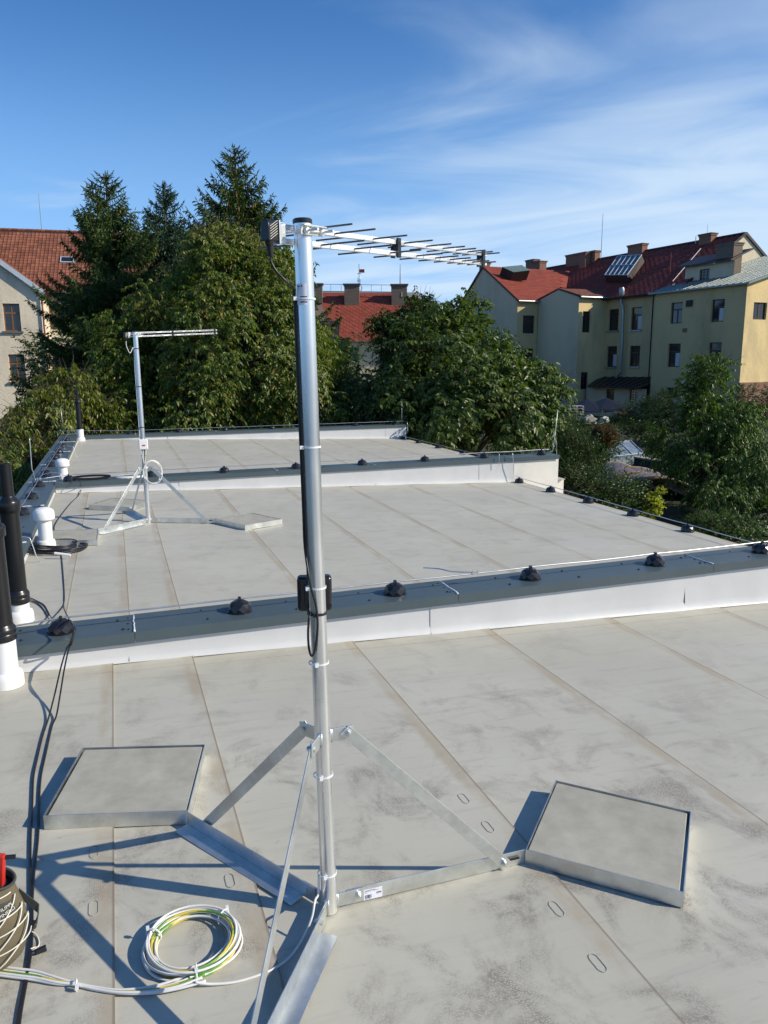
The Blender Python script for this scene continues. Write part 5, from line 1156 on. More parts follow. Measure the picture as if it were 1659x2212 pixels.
    m_ = MB(); m_.bar(r_r+NS*.1, PB(aR,16.5,zDv)+NS*.1, .22,.08, Vector((0,0,1))); m_.bar(r_r+NS*.1, eext+NS*.1, .22,.08, Vector((0,0,1))); obj('verge_board', m_, M['darkroof'], t)
    # C wing
    aC0, aC1, oC = 17.2, 23.2, -1.35; zc = 7.45
    ap_a = on(q3(540,598), oC); ar = on(q3(645,637), oC)[1]; al = on(q3(432,655), oC)[1]
    O = PB(aC1, oC); obj('wall', wallmesh(O, -E1, zb, min(al,ar)-.05, aC1-aC0, [], NO, poly_top=[(0,min(al,ar)-.05),(aC1-aC0,min(al,ar)-.05),(aC1-aC0,ar),(aC1-ap_a[0],ap_a[1]),(0,al)]), M['st_grey'], t)
    wallS(aC0, oC, 2.0, ar-.1, [(672,712,709,826),(662,1038,696,1128)], M['st_yellow_lit'], style='two')
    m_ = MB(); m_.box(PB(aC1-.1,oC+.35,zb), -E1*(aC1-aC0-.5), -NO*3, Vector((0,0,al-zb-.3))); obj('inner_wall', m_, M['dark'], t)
    apx = PB(ap_a[0], oC-.1, ap_a[1]+.12); rC = poly_roof('wing_roof', [apx, PB(ap_a[0], oC+6, ap_a[1]+.12), PB(aC0-.3, oC+4.0, ar+.1), PB(aC0-.3, oC-.15, ar+.1)], M['darkroof'], t, .1)
    vv = apx-PB(aC0-.3, oC-.15, ar+.1); tiles(rC, PB(aC0-.3, oC-.1, ar+.13), -NO, vv, 4.5, vv.length, .33, .38, M['tile_orange'], style='flat', limit=150, keep=lambda x, y: x < 3.9+y*.4)
    poly_roof('wing_roof', [apx, PB(aC1+.2, oC-.1, al+.1), PB(aC1+.2, oC+5, al+.1), PB(ap_a[0], oC+6, ap_a[1]+.12)], M['tile_dark'], t, .1)
    m_ = MB(); m_.tube([PB(aC0-.38,oC-.1,ar-.02), PB(aC0-.38,2.0,ar-.02)], .09, 8); obj('gutter', m_, M['gutter'], t)
    # A wing (pale gable) with lit red slope
    oA, aA = -3.8, 23.3; ax_, az_ = on(q3(140,477), oA); lx, lz = on(q3(45,640), oA); rx_, rz_ = aA, on(q3(322,655), oA)[1]
    O = PB(lx+1.5, oA); wd = lx+1.5-aA; zlow = min(lz, rz_)-1.2
    obj('wall', wallmesh(O, -E1, zb, zlow, wd, [], NO, poly_top=[(0,zlow),(wd,zlow),(wd,rz_),(lx+1.5-ax_,az_),(1.5,lz),(0,lz-1.15)]), M['st_grey'], t)
    wallS(aA, oA, 2.0, rz_-.1, [(352,734,411,831),(346,912,404,1008)], M['st_yellow'], style='t')
    m_ = MB(); m_.box(PB(lx,oA+.35,zb), -E1*(lx-aA-.5), -NO*5, Vector((0,0,zlow-zb-.3))); obj('inner_wall', m_, M['dark'], t)
    apx = PB(ax_, oA-.15, az_+.1); eA = PB(aA-.35, oA-.15, rz_-.02); run = oR-oA+1.6
    apb = PB(ax_, oA+11.2, az_+.1); eb = PB(aA-.35, oA+5.3, rz_-.02)
    rA = poly_roof('gable_roof', [apx, apb, eb, eA], M['tile_red'], t, .12); vv = apx-eA
    tiles(rA, eA+Vector((0,0,.03)), -NO, vv, 12, vv.length, .62, .34, M['tile_red'], style='flat', limit=200, keep=lambda x, y: x < 5.2+y*.68)
    poly_roof('gable_roof', [apx, PB(lx+1.7, oA-.15, lz-1.2), PB(lx+1.7, oA+11, lz-1.2), apb], M['tile_red'], t, .12)
    m_ = MB(); m_.bar(apx-Vector((0,0,.08)), eA-Vector((0,0,.08)), .16,.05, Vector((0,0,1))); m_.bar(apx-Vector((0,0,.08)), PB(lx+1.7, oA-.15, lz-1.28), .16,.05, Vector((0,0,1))); obj('verge_board', m_, M['darkroof'], t)
    m_ = MB(); m_.tube([eA-Vector((0,0,.05))+NS*.06, eb-Vector((0,0,.05))+NS*.06], .08, 8); obj('gutter', m_, M['gutter'], t)
    # chimneys
    def ch(x, yt, yb, w_, off, par=rm, dd=.7, pots=0, m__=None):
        a0, zt = on(q3(x, yt), off); zb_ = on(q3(x, yb), off)[1]; chimney(par, PB(a0, off, zt), w_, dd, zb_-1.2, zt, (E1.x, E1.y), m__, .09, pots)
    ch(1339, 299, 350, 1.35, 8.6); ch(964, 356, 400, 2.0, 8.8); ch(736, 390, 430, .85, 8.8); ch(630, 408, 445, 2.3, 8.8); ch(683, 398, 430, 1.0, 8.0)
    ch(437, 447, 520, 1.5, 5.0, rm, .9); ch(402, 438, 475, 1.5, 7.5, rm, .8); ch(147, 455, 480, .8, oA+.8, rA, .8)
    ch(1455, 352, 530, 1.7, 3.6, rm, 1.0, 0, M['brick_old'])
    # aerials
    for (x, y0, y1, off, r_) in ((768,420,195,8.8,.04),(1272,355,310,8.6,.05),(1334,300,252,8.6,.025),(1520,322,284,9,.025),(1137,490,398,4.6,.05),(915,610,575,2.6,.05)):
        a0, z0_ = on(q3(x,y0), off); z1_ = on(q3(x+(0 if x < 1000 else 1),y1), off)[1]; m_ = MB(); m_.cyl(PB(a0,off,z0_-.3), PB(a0,off,z1_), r_, r_*.6, 6); obj('roof_pipe' if y1 > 390 else 'aerial', m_, M['gutter'] if y1 < 390 else M['copper'], rm)
    m_ = MB(); f0 = PL(*q3(1300,385), eext, v.cross(E1)); f1 = PL(*q3(1150,560), eext, v.cross(E1)); m_.tube([f0+Vector((0,0,.12)), f1+Vector((0,0,.12))], .03, 6); obj('roof_conductor', m_, M['white_pvc'], rm)
    # glazed rooflight box
    nR = v.cross(E1).normalized(); nR = nR if nR.z > 0 else -nR
    g = [PL(*q3(*c), eext+nR*.75, nR) for c in ((788,522),(908,522),(986,414),(858,420))]
    m_ = MB(); lowv = [p-nR*.75 for p in g]; m_.hexa([lowv[0]+Vector((0,0,-.4)), lowv[1]+Vector((0,0,-.4)), lowv[2], lowv[3]]+g); gl = obj('skylight', m_, M['darkroof'], rm)
    m_ = MB(); m_.slab([p+nR*.04 for p in g], nR*-.02); obj('skylight_glass', m_, M['glass'], rm)
    m_ = MB()
    for i in range(6): a_ = g[0].lerp(g[1], i/5)+nR*.06; b_ = g[3].lerp(g[2], i/5)+nR*.06; m_.bar(a_, b_, .07, .05, E1)
    for i in (0,.5,1): a_ = g[0].lerp(g[3], i)+nR*.065; b_ = g[1].lerp(g[2], i)+nR*.065; m_.bar(a_, b_, .05, .05, v)
    obj('skylight_bar', m_, M['verge'], rm)
    # second rooflight on the A slope
    nA = vv.cross(-NO).normalized(); nA = nA if nA.z > 0 else -nA
    g = [PL(*q3(*c), eA+nA*1.0, nA) for c in ((232,466),(300,500),(388,498),(348,468))]; g = [PL(*q3(240,478), eA+nA*.9, nA), PL(*q3(300,506), eA+nA*.9, nA), PL(*q3(388,496), eA+nA*1.3, nA), PL(*q3(345,468), eA+nA*1.3, nA)]
    m_ = MB(); m_.hexa([p-nA*1.0 for p in g]+g); obj('skylight', m_, M['darkroof'], rA); m_ = MB(); m_.slab([p+nA*.05 for p in g], nA*-.03); obj('skylight_glass', m_, M['glass_block'], rA)
    # flue pipe on the D facade
    m_ = MB(); fp = []
    for (x, y) in ((850,1075),(858,1052),(874,1040),(880,900),(887,710),(886,690),(876,665),(875,640)): a0, z_ = on(q3(x,y), 1.65); fp.append(PB(a0, 1.65, z_))
    m_.tube(fp, .12, 10); a0, z_ = on(q3(877,640), 1.65); m_.lathe(PB(a0,1.65,z_), [(.13,0),(.24,.25),(.26,.7),(.17,.9)], 14); autosmooth(obj('flue_pipe', m_, M['gutter'], t))
    m_ = MB(); m_.box(PB(9.35, -.02, zb), NS*-.05, NO*.10, Vector((0,0,zDv-zb))); obj('downpipe', m_, M['darkroof'], t)
    # lean-to porch with sheet roof
    aP0, zP0 = on(q3(695,1110), -1.0); pts = [PB(on(q3(695,1112),-1.0)[0], -1.0, on(q3(695,1112),-1.0)[1]), PB(9.3, -1.0, on(q3(1028,1118),-1.0)[1]), PB(9.3, 2.0, on(q3(1028,1062),2.0)[1]), PB(on(q3(760,1062),2.0)[0], 2.0, on(q3(760,1062),2.0)[1])]
    rp = poly_roof('porch_roof', pts, M['darkroof'], t, .12); m_ = MB()
    for i in range(1, 9): a_ = pts[0].lerp(pts[1], i/9)+Vector((0,0,.03)); b_ = pts[3].lerp(pts[2], i/9)+Vector((0,0,.03)); m_.bar(a_, b_, .05, .05, E1)
    obj('seam', m_, M['darkroof'], rp)
    O, u, rs = wallN(-.3, 16.9, 9.3, pts[0].z-.1, [(795,1128,836,1200),(918,1128,960,1190)], M['st_grey'], style='grid', sills=False)
    m_ = MB(); a0 = on(q3(622,1198), -2.6)[0]; zz0 = on(q3(622,1200), -2.6)[1]; m_.box(PB(a0,-2.6,zb), -E1*(a0-on(q3(870,1200),-2.6)[0]), NO*-.3, Vector((0,0,zz0-zb))); w1 = obj('yard_wall', m_, M['st_grey'], t)
    m_ = MB(); m_.box(PB(a0+.1,-2.7,zz0), -E1*(a0-on(q3(870,1200),-2.6)[0]+.2), NO*-.5, Vector((0,0,.08))); obj('wall_coping', m_, M['brick'], w1)
right_house()
# ---------------------------------------------------------------- yard and garden things on the right
def garden():
    p = AD(1246, 893, 55); t = thing('pallet_stack', 'stack of pale wooden pallets at the foot of the grey wall', 'pallets', (p.x, p.y, p.z-.6)); wd = mat('pallet_wood', (.50,.47,.42), .9, 0, .2)
    for k in range(6):
        m_ = MB(); z = p.z-.55+k*.19; b = p+SD*-.5
        for j in range(3): m_.box(Vector((b.x,b.y,z))+SD*(j*.45), SD*.10, BK*.8, Vector((0,0,.10)))
        for j in range(5): m_.box(Vector((b.x,b.y,z+.10))+BK*(j*.17), SD*1.0, BK*.10, Vector((0,0,.022)))
        obj('pallet', m_, wd, t)
    for (px, py, col, lab, sz) in ((1308,897,(.30,.29,.24),'grey bagged rubble heap beside the pallets',.9),(1382,893,(.62,.62,.56),'white and yellowish bag heap in the yard',.7)):
        px = {1308:1318-5,1382:1382}[px]; px = 1207+{0:330,1:500}[0 if col[0] < .5 else 1]*.1984; py = 823+375*.1984
        sz *= .6; q = AD(px, py, 50); m_ = MB(); rr = random.Random(int(px)); n1, n2 = 10, 6; vs = []; fs = []
        for j in range(n2+1):
            for i in range(n1): a = 2*math.pi*i/n1; ph = math.pi/2*j/n2; r_ = sz*math.cos(ph)*(1+rr.uniform(-.2,.2)); vs.append((q.x+r_*math.cos(a), q.y+r_*math.sin(a), q.z-.5+sz*1.0*math.sin(ph)*(1+rr.uniform(-.1,.1))))
        for j in range(n2):
            for i in range(n1): fs.append((j*n1+i, j*n1+(i+1) % n1, (j+1)*n1+(i+1) % n1, (j+1)*n1+i))
        m_.add(vs, fs); tag(obj('bag_heap', m_, mat('bagcloth%d' % int(px), col, .8, 0, .2, 3), loc=tuple(q)), lab, 'bags')
    q = AD(1207+680*.1984, 823+390*.1984, 50); t = thing('brick_pile', 'small pile of red bricks beside the white bags', 'bricks', (q.x,q.y,q.z-.6)); rr = random.Random(2)
    for k in range(70):
        m_ = MB() if k == 0 else m_; 
        if k == 0: m_.cbox((0,0,0), .25,.12,.07); pm = bpy.data.meshes.new('brick'); pm.from_pydata(m_.v, [], m_.f); pm.materials.append(M['brick'])
        o = bpy.data.objects.new('brick', pm); sc.collection.objects.link(o); o.parent = t; h = k//12; o.location = (rr.uniform(-.5+h*.06,.5-h*.06), rr.uniform(-.4,.4), .1+h*.14+rr.uniform(0,.05)); o.rotation_euler = (rr.uniform(-.3,.3), rr.uniform(-.3,.3), rr.uniform(0,3))
    # dark parasols
    for (px, lab) in ((1207+300*.1984, 'left dark folded-out parasol below the porch'), (1207+515*.1984, 'right dark parasol below the porch')):
        q = AD(px, 823+(290 if 'left' in lab else 275)*.1984, 57); t = thing('parasol', lab, 'parasol', (q.x,q.y,GZ-1), 'dark parasols below the porch'); m_ = MB(); m_.lathe((q.x,q.y,q.z), [(2.0,-.25),(1.98,-.12),(.02,.62)], 8); obj('canopy', m_, M['blackrub'], t); m_ = MB(); m_.cyl((q.x,q.y,GZ-1),(q.x,q.y,q.z+.6),.03,None,8); obj('pole', m_, M['gutter'], t)
    # greenhouse roof
    k_ = lambda x, y, D: AD(1207+x*.1984, 823+y*.1984, D)
    gh = thing('greenhouse', 'small greenhouse with a pale translucent pitched roof in the garden', 'greenhouse', tuple(k_(700,830,36)))
    A, B, C_, D_ = k_(430,690,38), k_(780,650,38.5), k_(925,790,35.6), k_(560,830,35); m_ = MB(); m_.slab([A, B, C_, D_], (0,0,-.03)); pc = mat('polycarbonate', (.30,.36,.40), .18, 0, .35, 1.4, spec=.8)
    obj('roof_panel', m_, pc, gh); m_ = MB(); 
    for (a_, b_) in ((A,B),(B,C_),(C_,D_),(A.lerp(B,.33),D_.lerp(C_,.33)),(A.lerp(B,.66),D_.lerp(C_,.66))): m_.tube([a_+Vector((0,0,.02)), b_+Vector((0,0,.02))], .025, 6)
    obj('glazing_bar', m_, M['verge'], gh); m_ = MB(); 
    for p_ in (C_, D_, B): m_.tube([p_, Vector((p_.x,p_.y,GZ))], .03, 6)
    obj('post', m_, M['verge'], gh); m_ = MB(); m_.add([C_-Vector((0,0,.05)), D_-Vector((0,0,.05)), Vector((D_.x,D_.y,GZ)), Vector((C_.x,C_.y,GZ))], [(0,1,2,3)]); o = obj('side_panel', m_, pc, gh); s_ = o.modifiers.new('s','SOLIDIFY'); s_.thickness = .01
    # garden wall with pale top
    A, B = k_(820,850,33), k_(1180,885,31); m_ = MB(); u_ = (B-A); u_.z = 0; u_ = u_*2.2; n_ = Vector((-u_.y,u_.x,0)).normalized(); z_ = (A.z+B.z)/2; A = Vector((A.x,A.y,GZ)); m_.box(A, u_, n_*.3, Vector((0,0,z_-GZ))); gw = thing('garden_wall', 'dark garden wall with a pale coping behind the hooped covers', 'wall', tuple(A)); obj('wall', m_, mat('darkblock', (.035,.045,.06), .9, 0, .3, 5), gw)
    m_ = MB(); m_.box(A+Vector((0,0,z_-GZ))-n_*.04, u_, n_*.4, Vector((0,0,.06))); obj('coping', m_, M['concrete'], gw)
    # hooped garden covers
    tarp = mat('mauve_sheet', (.20,.17,.17), .45, 0, .15, 2); hoop = mat('tan_hoop', (.34,.24,.14), .6)
    for (xc, yc, D, W_, lab) in ((850,1045,27.0,1.1,'farther hooped garden cover of mauve sheeting'),(1080,1110,25.6,1.4,'nearer hooped garden cover of mauve sheeting')):
        q = k_(xc, yc, D); t = thing('garden_tunnel', lab, 'garden cover', (q.x,q.y,GZ), 'hooped garden covers'); n1 = 16; vs = []
        for j in range(2):
            for i in range(n1+1): a = math.pi*i/n1; c_ = Vector((q.x,q.y,GZ))+BK*(j*2.8) ; p_ = c_+SD*(W_*math.cos(a))+Vector((0,0,(q.z-GZ+.15)*math.sin(a))); vs.append(p_)
        m_ = MB(); m_.add(vs, [(i, i+1, n1+2+i, n1+1+i) for i in range(n1)]); o = obj('cover', m_, tarp, t, smooth=True); s_ = o.modifiers.new('s','SOLIDIFY'); s_.thickness = .01
        for j in range(2):
            m_ = MB(); m_.tube([p_+(p_-Vector((q.x,q.y,GZ))).normalized()*.02 for p_ in vs[j*(n1+1):(j+1)*(n1+1)]], .045, 8); obj('hoop', m_, hoop, t, smooth=True)
garden()
# ================================================================== TREES
def leafmesh(name, P, D, N, L, W, m__, parent, kind='stuff'):
    n = len(P); D = D/np.linalg.norm(D, axis=1)[:, None]; S = np.cross(D, N); S /= (np.linalg.norm(S, axis=1)[:, None]+1e-9); N2 = np.cross(S, D)
    L = L[:, None]; W = W[:, None]; V = np.empty((n, 4, 3)); V[:,0] = P; V[:,1] = P+D*L*.42+S*W*.5+N2*W*.16; V[:,2] = P+D*L-N2*L*.10; V[:,3] = P+D*L*.42-S*W*.5+N2*W*.16
    V -= np.array(parent['_o'])[None, None, :]
    me = bpy.data.meshes.new(name); me.vertices.add(n*4); me.vertices.foreach_set('co', V.reshape(-1).astype(np.float32))
    idx = np.arange(n)[:, None]*4; tri = np.concatenate([idx+np.array([[0,1,2]]), idx+np.array([[0,2,3]])], axis=1).reshape(-1)
    me.loops.add(n*6); me.loops.foreach_set('vertex_index', tri.astype(np.int32)); me.polygons.add(n*2)
    me.polygons.foreach_set('loop_start', np.arange(0, n*6, 3, dtype=np.int32)); me.polygons.foreach_set('loop_total', np.full(n*2, 3, dtype=np.int32)); me.update(calc_edges=True); me.validate()
    me.materials.append(m__); o = bpy.data.objects.new(name, me); sc.collection.objects.link(o); o.parent = parent
    if kind: o['kind'] = kind
    return o
def unit(v): return v/(np.linalg.norm(v, axis=-1, keepdims=True)+1e-9)
def leafy(name, label, cat, ells, nblob, blobr, nshoot, per, Lf, Wf, m__, seed, droop=.8, shootlen=.35, trunk=None, group=None, trunk_r=.16, spread=1.0, zmin=GZ+.3):
    """ells: list of (px,py,D,rpx,rpy,rdepth) crown masses; leaves hang in sprays on shoots over many small lobes"""
    rg = np.random.default_rng(seed); E = []
    for (px, py, D, rx, ry, rd) in ells: c = AD(px, py, D); sh = min(28*22/D, .4*rx); sv = min(28*22/D, .4*ry); E.append((np.array(c), (rx-sh)*D/FPX, (ry-sv)*D/FPX, rd))
    base = trunk if trunk else (E[0][0][0], E[0][0][1]); t = thing(name, label, cat, (float(base[0]), float(base[1]), GZ), group)
    sd, bk = np.array(SD), np.array(BK); w_ = np.array([e[1]*e[2]+e[2]*e[3] for e in E]); w_ /= w_.sum()
    B = []; Br = []
    for _ in range(nblob):
        e = E[rg.choice(len(E), p=w_)]; d = unit(rg.normal(size=3)); rr = rg.uniform(.55, 1.0)**.6
        p = e[0]+(sd*d[0]*e[1]+bk*d[1]*e[3])*rr; p = p+np.array([0,0,d[2]*e[2]*rr]); B.append(p); Br.append(blobr*rg.uniform(.55,1.25))
    B = np.array(B); Br = np.array(Br); cen = np.average(np.array([e[0] for e in E]), axis=0, weights=w_)
    bi = rg.integers(0, len(B), nshoot); d = unit(rg.normal(size=(nshoot,3))+np.array([0,0,.35])); out = unit(B[bi]-cen+1e-3); d = unit(d+out*.55)
    O = B[bi]+d*(Br[bi]*rg.uniform(.5,1.05,nshoot))[:,None]
    ax = unit(d*.7+out*.5+rg.normal(size=(nshoot,3))*.45+np.array([0,0,.15])); ln = shootlen*rg.uniform(.5,1.5,nshoot)
    k = np.arange(per)[None,:]; tt = (k+.5)/per; P = O[:,None,:]+ax[:,None,:]*(ln[:,None]*tt)[:,:,None]; P[:,:,2] -= (ln[:,None]*tt**2*droop*.5)
    side = unit(np.cross(ax, np.array([0,0,1.0]))+1e-3)[:,None,:]*np.where(k % 2 == 0, 1, -1)[:,:,None]
    D_ = side*.75*spread+ax[:,None,:]*.55+np.array([0,0,-1.0])*droop+rg.normal(size=(nshoot,per,3))*.30
    P = P.reshape(-1,3); D_ = D_.reshape(-1,3); n = len(P)
    N = unit(np.array([0,0,1.0])+rg.normal(size=(n,3))*.55)+unit(np.repeat(out, per, axis=0))*.5
    L = Lf*rg.uniform(.6,1.2,n); W = Wf*rg.uniform(.7,1.2,n); kp = P[:,2] > zmin
    leafmesh('crown', P[kp], D_[kp], N[kp], L[kp], W[kp], m__, t)
    # trunk and limbs
    m_ = MB(); b = Vector((base[0], base[1], GZ-.2)); topc = Vector(cen); hh = topc.z-GZ; fk = b.lerp(Vector((topc.x,topc.y,topc.z)), .45)
    m_.tube(smoothpath([b, b.lerp(fk,.5)+Vector((.08,-.06,0)), fk], 4), [trunk_r*(1.15-.06*i) for i in range(9)], 10); tr = obj('trunk', m_, M['bark'], t, smooth=True)
    m_ = MB()
    for i in rg.choice(len(B), min(len(B), 26), replace=False):
        e_ = Vector(B[i]); mid = fk.lerp(e_, .5)+Vector((rg.uniform(-.3,.3), rg.uniform(-.3,.3), .25)); m_.tube(smoothpath([fk, mid, e_], 4), [trunk_r*.5, trunk_r*.45, trunk_r*.4, trunk_r*.33, trunk_r*.27, trunk_r*.2, trunk_r*.15, trunk_r*.1, trunk_r*.06], 6)
    # bare shoots carrying the sprays
    sel = rg.choice(nshoot, min(nshoot, 900), replace=False)
    for i in sel: a_ = Vector(O[i]); b_ = Vector(O[i]+ax[i]*ln[i]); m_.cyl(a_-Vector(d[i])*.25, b_, .007, .004, 4, False)
    obj('branches', m_, M['bark'], t, kind='stuff')
    return t
def spruce(label, apex, H_, slope, seed, m__, cones=0, dens=1.0, side_open=1.0, tw=1.0):
    rg = np.random.default_rng(seed); apex = np.array(AD(*apex)); t = thing('spruce_tree', label, 'spruce', (float(apex[0]), float(apex[1]), GZ), 'spruces rising behind the leafy trees')
    P, D_, N, L, W = [], [], [], [], []; wood = MB(); CP = []
    m_ = MB(); a = Vector(apex); m_.tube([Vector((a.x,a.y,GZ)), Vector((a.x,a.y,(GZ+a.z)/2)), a-Vector((0,0,.3)), a+Vector((0,0,.15))], [.22,.14,.03,.012], 8); obj('trunk', m_, M['bark'], t, smooth=True)
    h = .15
    while h < H_:
        nb = 5 if h < 1.5 else rg.integers(5, 8)
        for b in range(nb):
            az = rg.uniform(0, 2*math.pi); Lb = min(slope*(h+.15)*rg.uniform(.55,1.2)+.12, 3.6); u = np.array([math.cos(az), math.sin(az), 0])
            lift = .75 if h < 1.2 else (.35 if h < 3 else .0); n = max(3, int(Lb/.055*dens)); s = np.linspace(.02, 1, n)
            zc = lift*s*Lb*.6-(.28*Lb*s-(.42*Lb)*s**3)*(1 if h > 1.0 else .2); c = apex-np.array([0,0,h])
            pts = c+u[None]*(s*Lb)[:,None]; pts[:,2] += zc; tang = np.gradient(pts, axis=0); tang = unit(tang); sdv = np.cross(tang, [0,0,1.0])
            wood.tube([Vector(p) for p in pts[::max(1,n//5)]], [.022*(1-.7*i/6) for i in range(len(pts[::max(1,n//5)]))], 4)
            for sg in (-1, 1, 0):
                dd = tang*.62+sdv*sg*.8+np.array([0,0,-.42 if (h > 1.5) else -.02])+rg.normal(size=(n,3))*.16
                if sg == 0: dd = tang*.4+np.array([0,0,-1.0])+rg.normal(size=(n,3))*.25
                ll = (.10+.24*np.sin(np.pi*np.clip(s*.9,0,1)))*rg.uniform(.7,1.25,n)*min(1, .45+Lb*.45); P.append(pts); D_.append(dd); L.append(ll)
                if Lb > .8 and sg != 0:      # tertiary twigs
                    for f_ in (.45,.8): q = pts+unit(dd)*(ll*f_)[:,None]; P.append(q); D_.append(unit(dd)*.7+np.array([0,0,-.5])+sdv*rg.uniform(-.8,.8,(n,1))+rg.normal(size=(n,3))*.2); L.append(ll*.6)
            P.append(pts[-1:]); D_.append(tang[-1:]+np.array([[0,0,.2]])); L.append(np.array([.20]))
            if cones and 1.0 < h < 5 and rg.random() < .75:
                for _ in range(int(cones*2)): CP.append(pts[rg.integers(n//3, n)]+np.array([0,0,-.08]))
        h += rg.uniform(.13,.20)*(1 if h < 4 else 1.25)
    for zz in np.linspace(0, .5, 7): P.append(apex[None]-[[0,0,zz]]); D_.append(np.array([[rg.uniform(-.5,.5), rg.uniform(-.5,.5), .8]])); L.append(np.array([.12]))
    P = np.concatenate(P); D_ = np.concatenate(D_); L = np.concatenate(L); n = len(P); N = unit(rg.normal(size=(n,3))+np.array([0,0,.6])); kp = P[:,2] > GZ+2
    P, D_, L, N = P[kp], D_[kp], L[kp], N[kp]; W = np.full(len(P), .036*tw)*rg.uniform(.8,1.3,len(P))
    N2 = np.cross(unit(D_), N)
    leafmesh('needles', np.concatenate([P,P]), np.concatenate([D_,D_]), np.concatenate([N,N2]), np.concatenate([L,L]), np.concatenate([W,W]), m__, t)
    obj('boughs', wood, M['bark'], t, kind='stuff')
    if CP:
        cm = MB()
        for c in CP: c = Vector(c); cm.lathe(c-Vector((0,0,.13)), [(.004,0),(.022,.03),(.024,.09),(.008,.13)], 6)
        obj('cones', cm, M['cone'], t, kind='stuff')
spruce('left spruce whose low boughs reach in front of the tiled house', (228,378,29.0), 11.0, .52, 21, M['needle'], cones=.6)
spruce('middle spruce, shortest and bluest of the three', (352,398,33.0), 9.5, .44, 22, M['needle2'])
spruce('right spruce, tallest of the three, hung with brown cones', (507,322,27.0), 10.0, .48, 23, M['needle'], cones=2.2)
leafy('cherry_tree', 'big leafy cherry tree filling the view behind the far mast', 'tree', [(370,800,22.5,150,180,2.0),(520,770,22.5,180,200,2.2),(640,880,21.5,95,110,1.5),(470,640,23.5,95,130,1.3),(590,610,24.0,70,95,1.2),(410,900,21.0,230,70,1.6),(650,780,23.5,70,120,1.3),(280,760,22.5,60,80,1.3)], 200, .66, 7600, 12, .132, .054, M['lf_cherry'], 31, droop=1.15)
leafy('cherry_tree', 'reddish tipped top of a cherry tree right of the left spruce', 'tree', [(470,560,24.0,75,70,1.2),(550,565,24.5,55,55,1.0),(360,680,23.5,70,60,1.2)], 50, .50, 1300, 11, .135, .052, M['lf_olive'], 32, droop=1.25)
leafy('walnut_tree', 'broad bright green walnut tree between the near mast and the yellow building', 'tree', [(1000,810,22.0,135,115,2.0),(900,850,22.0,110,100,1.8),(1115,865,21.5,85,95,1.6),(950,735,22.5,85,65,1.4),(1030,900,20.5,150,70,1.4),(1170,945,20.5,50,50,1.0),(1000,700,23,45,45,.8),(1050,965,20.5,120,45,1.0),(930,950,20.5,90,40,1.0)], 130, .58, 4300, 10, .165, .085, M['lf_walnut'], 33, droop=.85)
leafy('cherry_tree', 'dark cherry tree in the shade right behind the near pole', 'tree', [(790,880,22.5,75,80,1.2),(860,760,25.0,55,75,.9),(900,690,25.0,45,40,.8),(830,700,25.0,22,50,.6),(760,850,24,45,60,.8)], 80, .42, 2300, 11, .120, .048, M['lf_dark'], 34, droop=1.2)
leafy('young_cherry_tree', 'young light green tree with hanging leaves before the beige house', 'tree', [(135,860,19.5,65,60,1.0),(60,950,18.5,60,55,1.0),(110,920,19.0,80,60,1.0),(30,1010,17.5,50,50,.8),(185,900,19.8,50,70,.8)], 62, .42, 1500, 11, .150, .048, M['lf_olive'], 35, droop=1.5, trunk_r=.09)
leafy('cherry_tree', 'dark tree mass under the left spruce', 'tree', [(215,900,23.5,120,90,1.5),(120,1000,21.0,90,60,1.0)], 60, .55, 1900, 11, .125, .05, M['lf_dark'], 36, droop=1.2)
leafy('willow_leaved_tree', 'tall narrow-leaved tree standing at the right edge beside the roof', 'tree', [(1525,850,24.5,40,85,.8),(1548,930,24.0,90,80,1.5),(1540,1010,23.0,95,90,1.5),(1610,1010,23.0,90,120,1.6),(1565,1090,21.5,110,70,1.4),(1450,970,25.5,30,50,.7)], 120, .5, 4200, 12, .125, .042, M['lf_willow'], 37, droop=1.25)
leafy('garden_shrub', 'dark upright shrubs just past the roof edge beside the walnut tree', 'shrub', [(1255,1035,21.5,60,75,1.0),(1325,1085,21.0,60,50,1.0),(1240,985,22.5,36,45,.9)], 70, .34, 2200, 12, .080, .034, M['lf_dark'], 38, droop=-.25, shootlen=.4)
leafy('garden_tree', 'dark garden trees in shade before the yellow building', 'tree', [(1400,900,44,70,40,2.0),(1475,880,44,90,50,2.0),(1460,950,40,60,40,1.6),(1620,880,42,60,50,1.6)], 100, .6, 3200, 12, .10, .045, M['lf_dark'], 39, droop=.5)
leafy('dwarf_conifer', 'dense dark conifer hedge right of the walnut tree', 'conifer', [(1200,945,28,34,45,1.0),(1228,960,28,26,34,.8)], 40, .35, 1500, 12, .07, .022, M['needle'], 40, droop=.1, shootlen=.25)
leafy('rusty_shrub', 'round rust-brown shrub above the greenhouse roof', 'shrub', [(1303,942,34,26,17,.6)], 26, .26, 900, 12, .07, .03, M['lf_rust'], 41, droop=.1, shootlen=.2)
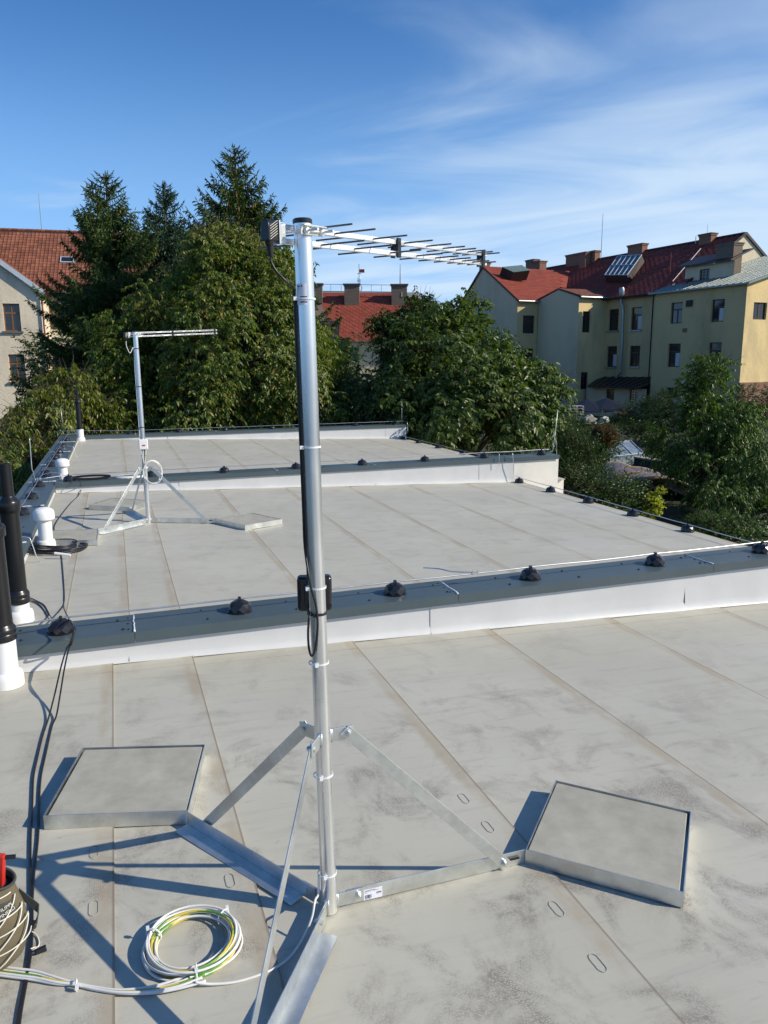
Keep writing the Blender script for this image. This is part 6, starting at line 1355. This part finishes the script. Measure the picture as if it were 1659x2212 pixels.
leafy('yellow_shrub', 'yellow leaved shrub next to the hooped covers', 'shrub', [(1408,1088,20.5,16,28,.35),(1392,1105,20.5,16,14,.3),(1420,1066,20.5,9,12,.25)], 30, .11, 380, 10, .085, .060, M['lf_yellow'], 42, droop=.7, shootlen=.14, trunk_r=.04)
leafy('garden_shrub', 'low leafy shrubs along the foot of the roof at the far right', 'shrub', [(1570,1150,19.5,100,40,.9),(1640,1130,21,60,60,1.0)], 60, .35, 1700, 11, .09, .04, M['lf_willow'], 43, droop=.8)
leafy('garden_shrub', 'shrubs below the left parapet at the left edge', 'shrub', [(20,1040,16.0,45,60,.8),(60,1010,17.5,45,45,.8)], 30, .35, 700, 11, .13, .045, M['lf_cherry'], 44, droop=1.3)
leafy('far_tree', 'distant dark trees filling the gap behind the brown roof', 'tree', [(740,800,62,60,60,3),(860,760,70,60,40,3),(1010,790,62,120,60,3)], 90, 1.3, 2200, 12, .24, .14, M['lf_dark'], 45, droop=.5, shootlen=.8, zmin=GZ-1)
leafy('far_tree', 'distant dark trees low behind the beige house', 'tree', [(300,800,44,220,110,3)], 80, 1.2, 2400, 12, .22, .12, M['lf_dark'], 46, droop=.5, shootlen=.8, zmin=GZ-1)
# bird house on a pole by the young tree
b = AD(80, 936, 18.6); t = thing('bird_house', 'small brown wooden bird house among the leaves at the left', 'bird house', (b.x, b.y, GZ))
m_ = MB(); m_.cbox(b, .16,.16,.18); obj('box', m_, M['wood'], t); m_ = MB(); m_.bar(b+Vector((-.14,0,.07)), b+Vector((0,0,.20)), .24,.02,(0,1,0)); m_.bar(b+Vector((.14,0,.07)), b+Vector((0,0,.20)), .24,.02,(0,1,0)); obj('roof', m_, M['brownframe'], t); m_ = MB(); m_.cyl((b.x,b.y,GZ),(b.x,b.y,b.z-.09),.03,None,8); obj('post', m_, M['bark'], t)

leafy('ground_ivy', 'low dark planting in the garden between the greenhouse and the yard', 'plants', [(1300,925,44,110,10,5),(1420,1010,36,100,10,4),(1350,1120,26,90,14,2.5),(1450,1130,24,60,14,2.0),(1290,960,36,60,12,3)], 90, .55, 3200, 12, .09, .05, M['lf_dark'], 51, droop=.2, trunk_r=.03, zmin=GZ+.02)
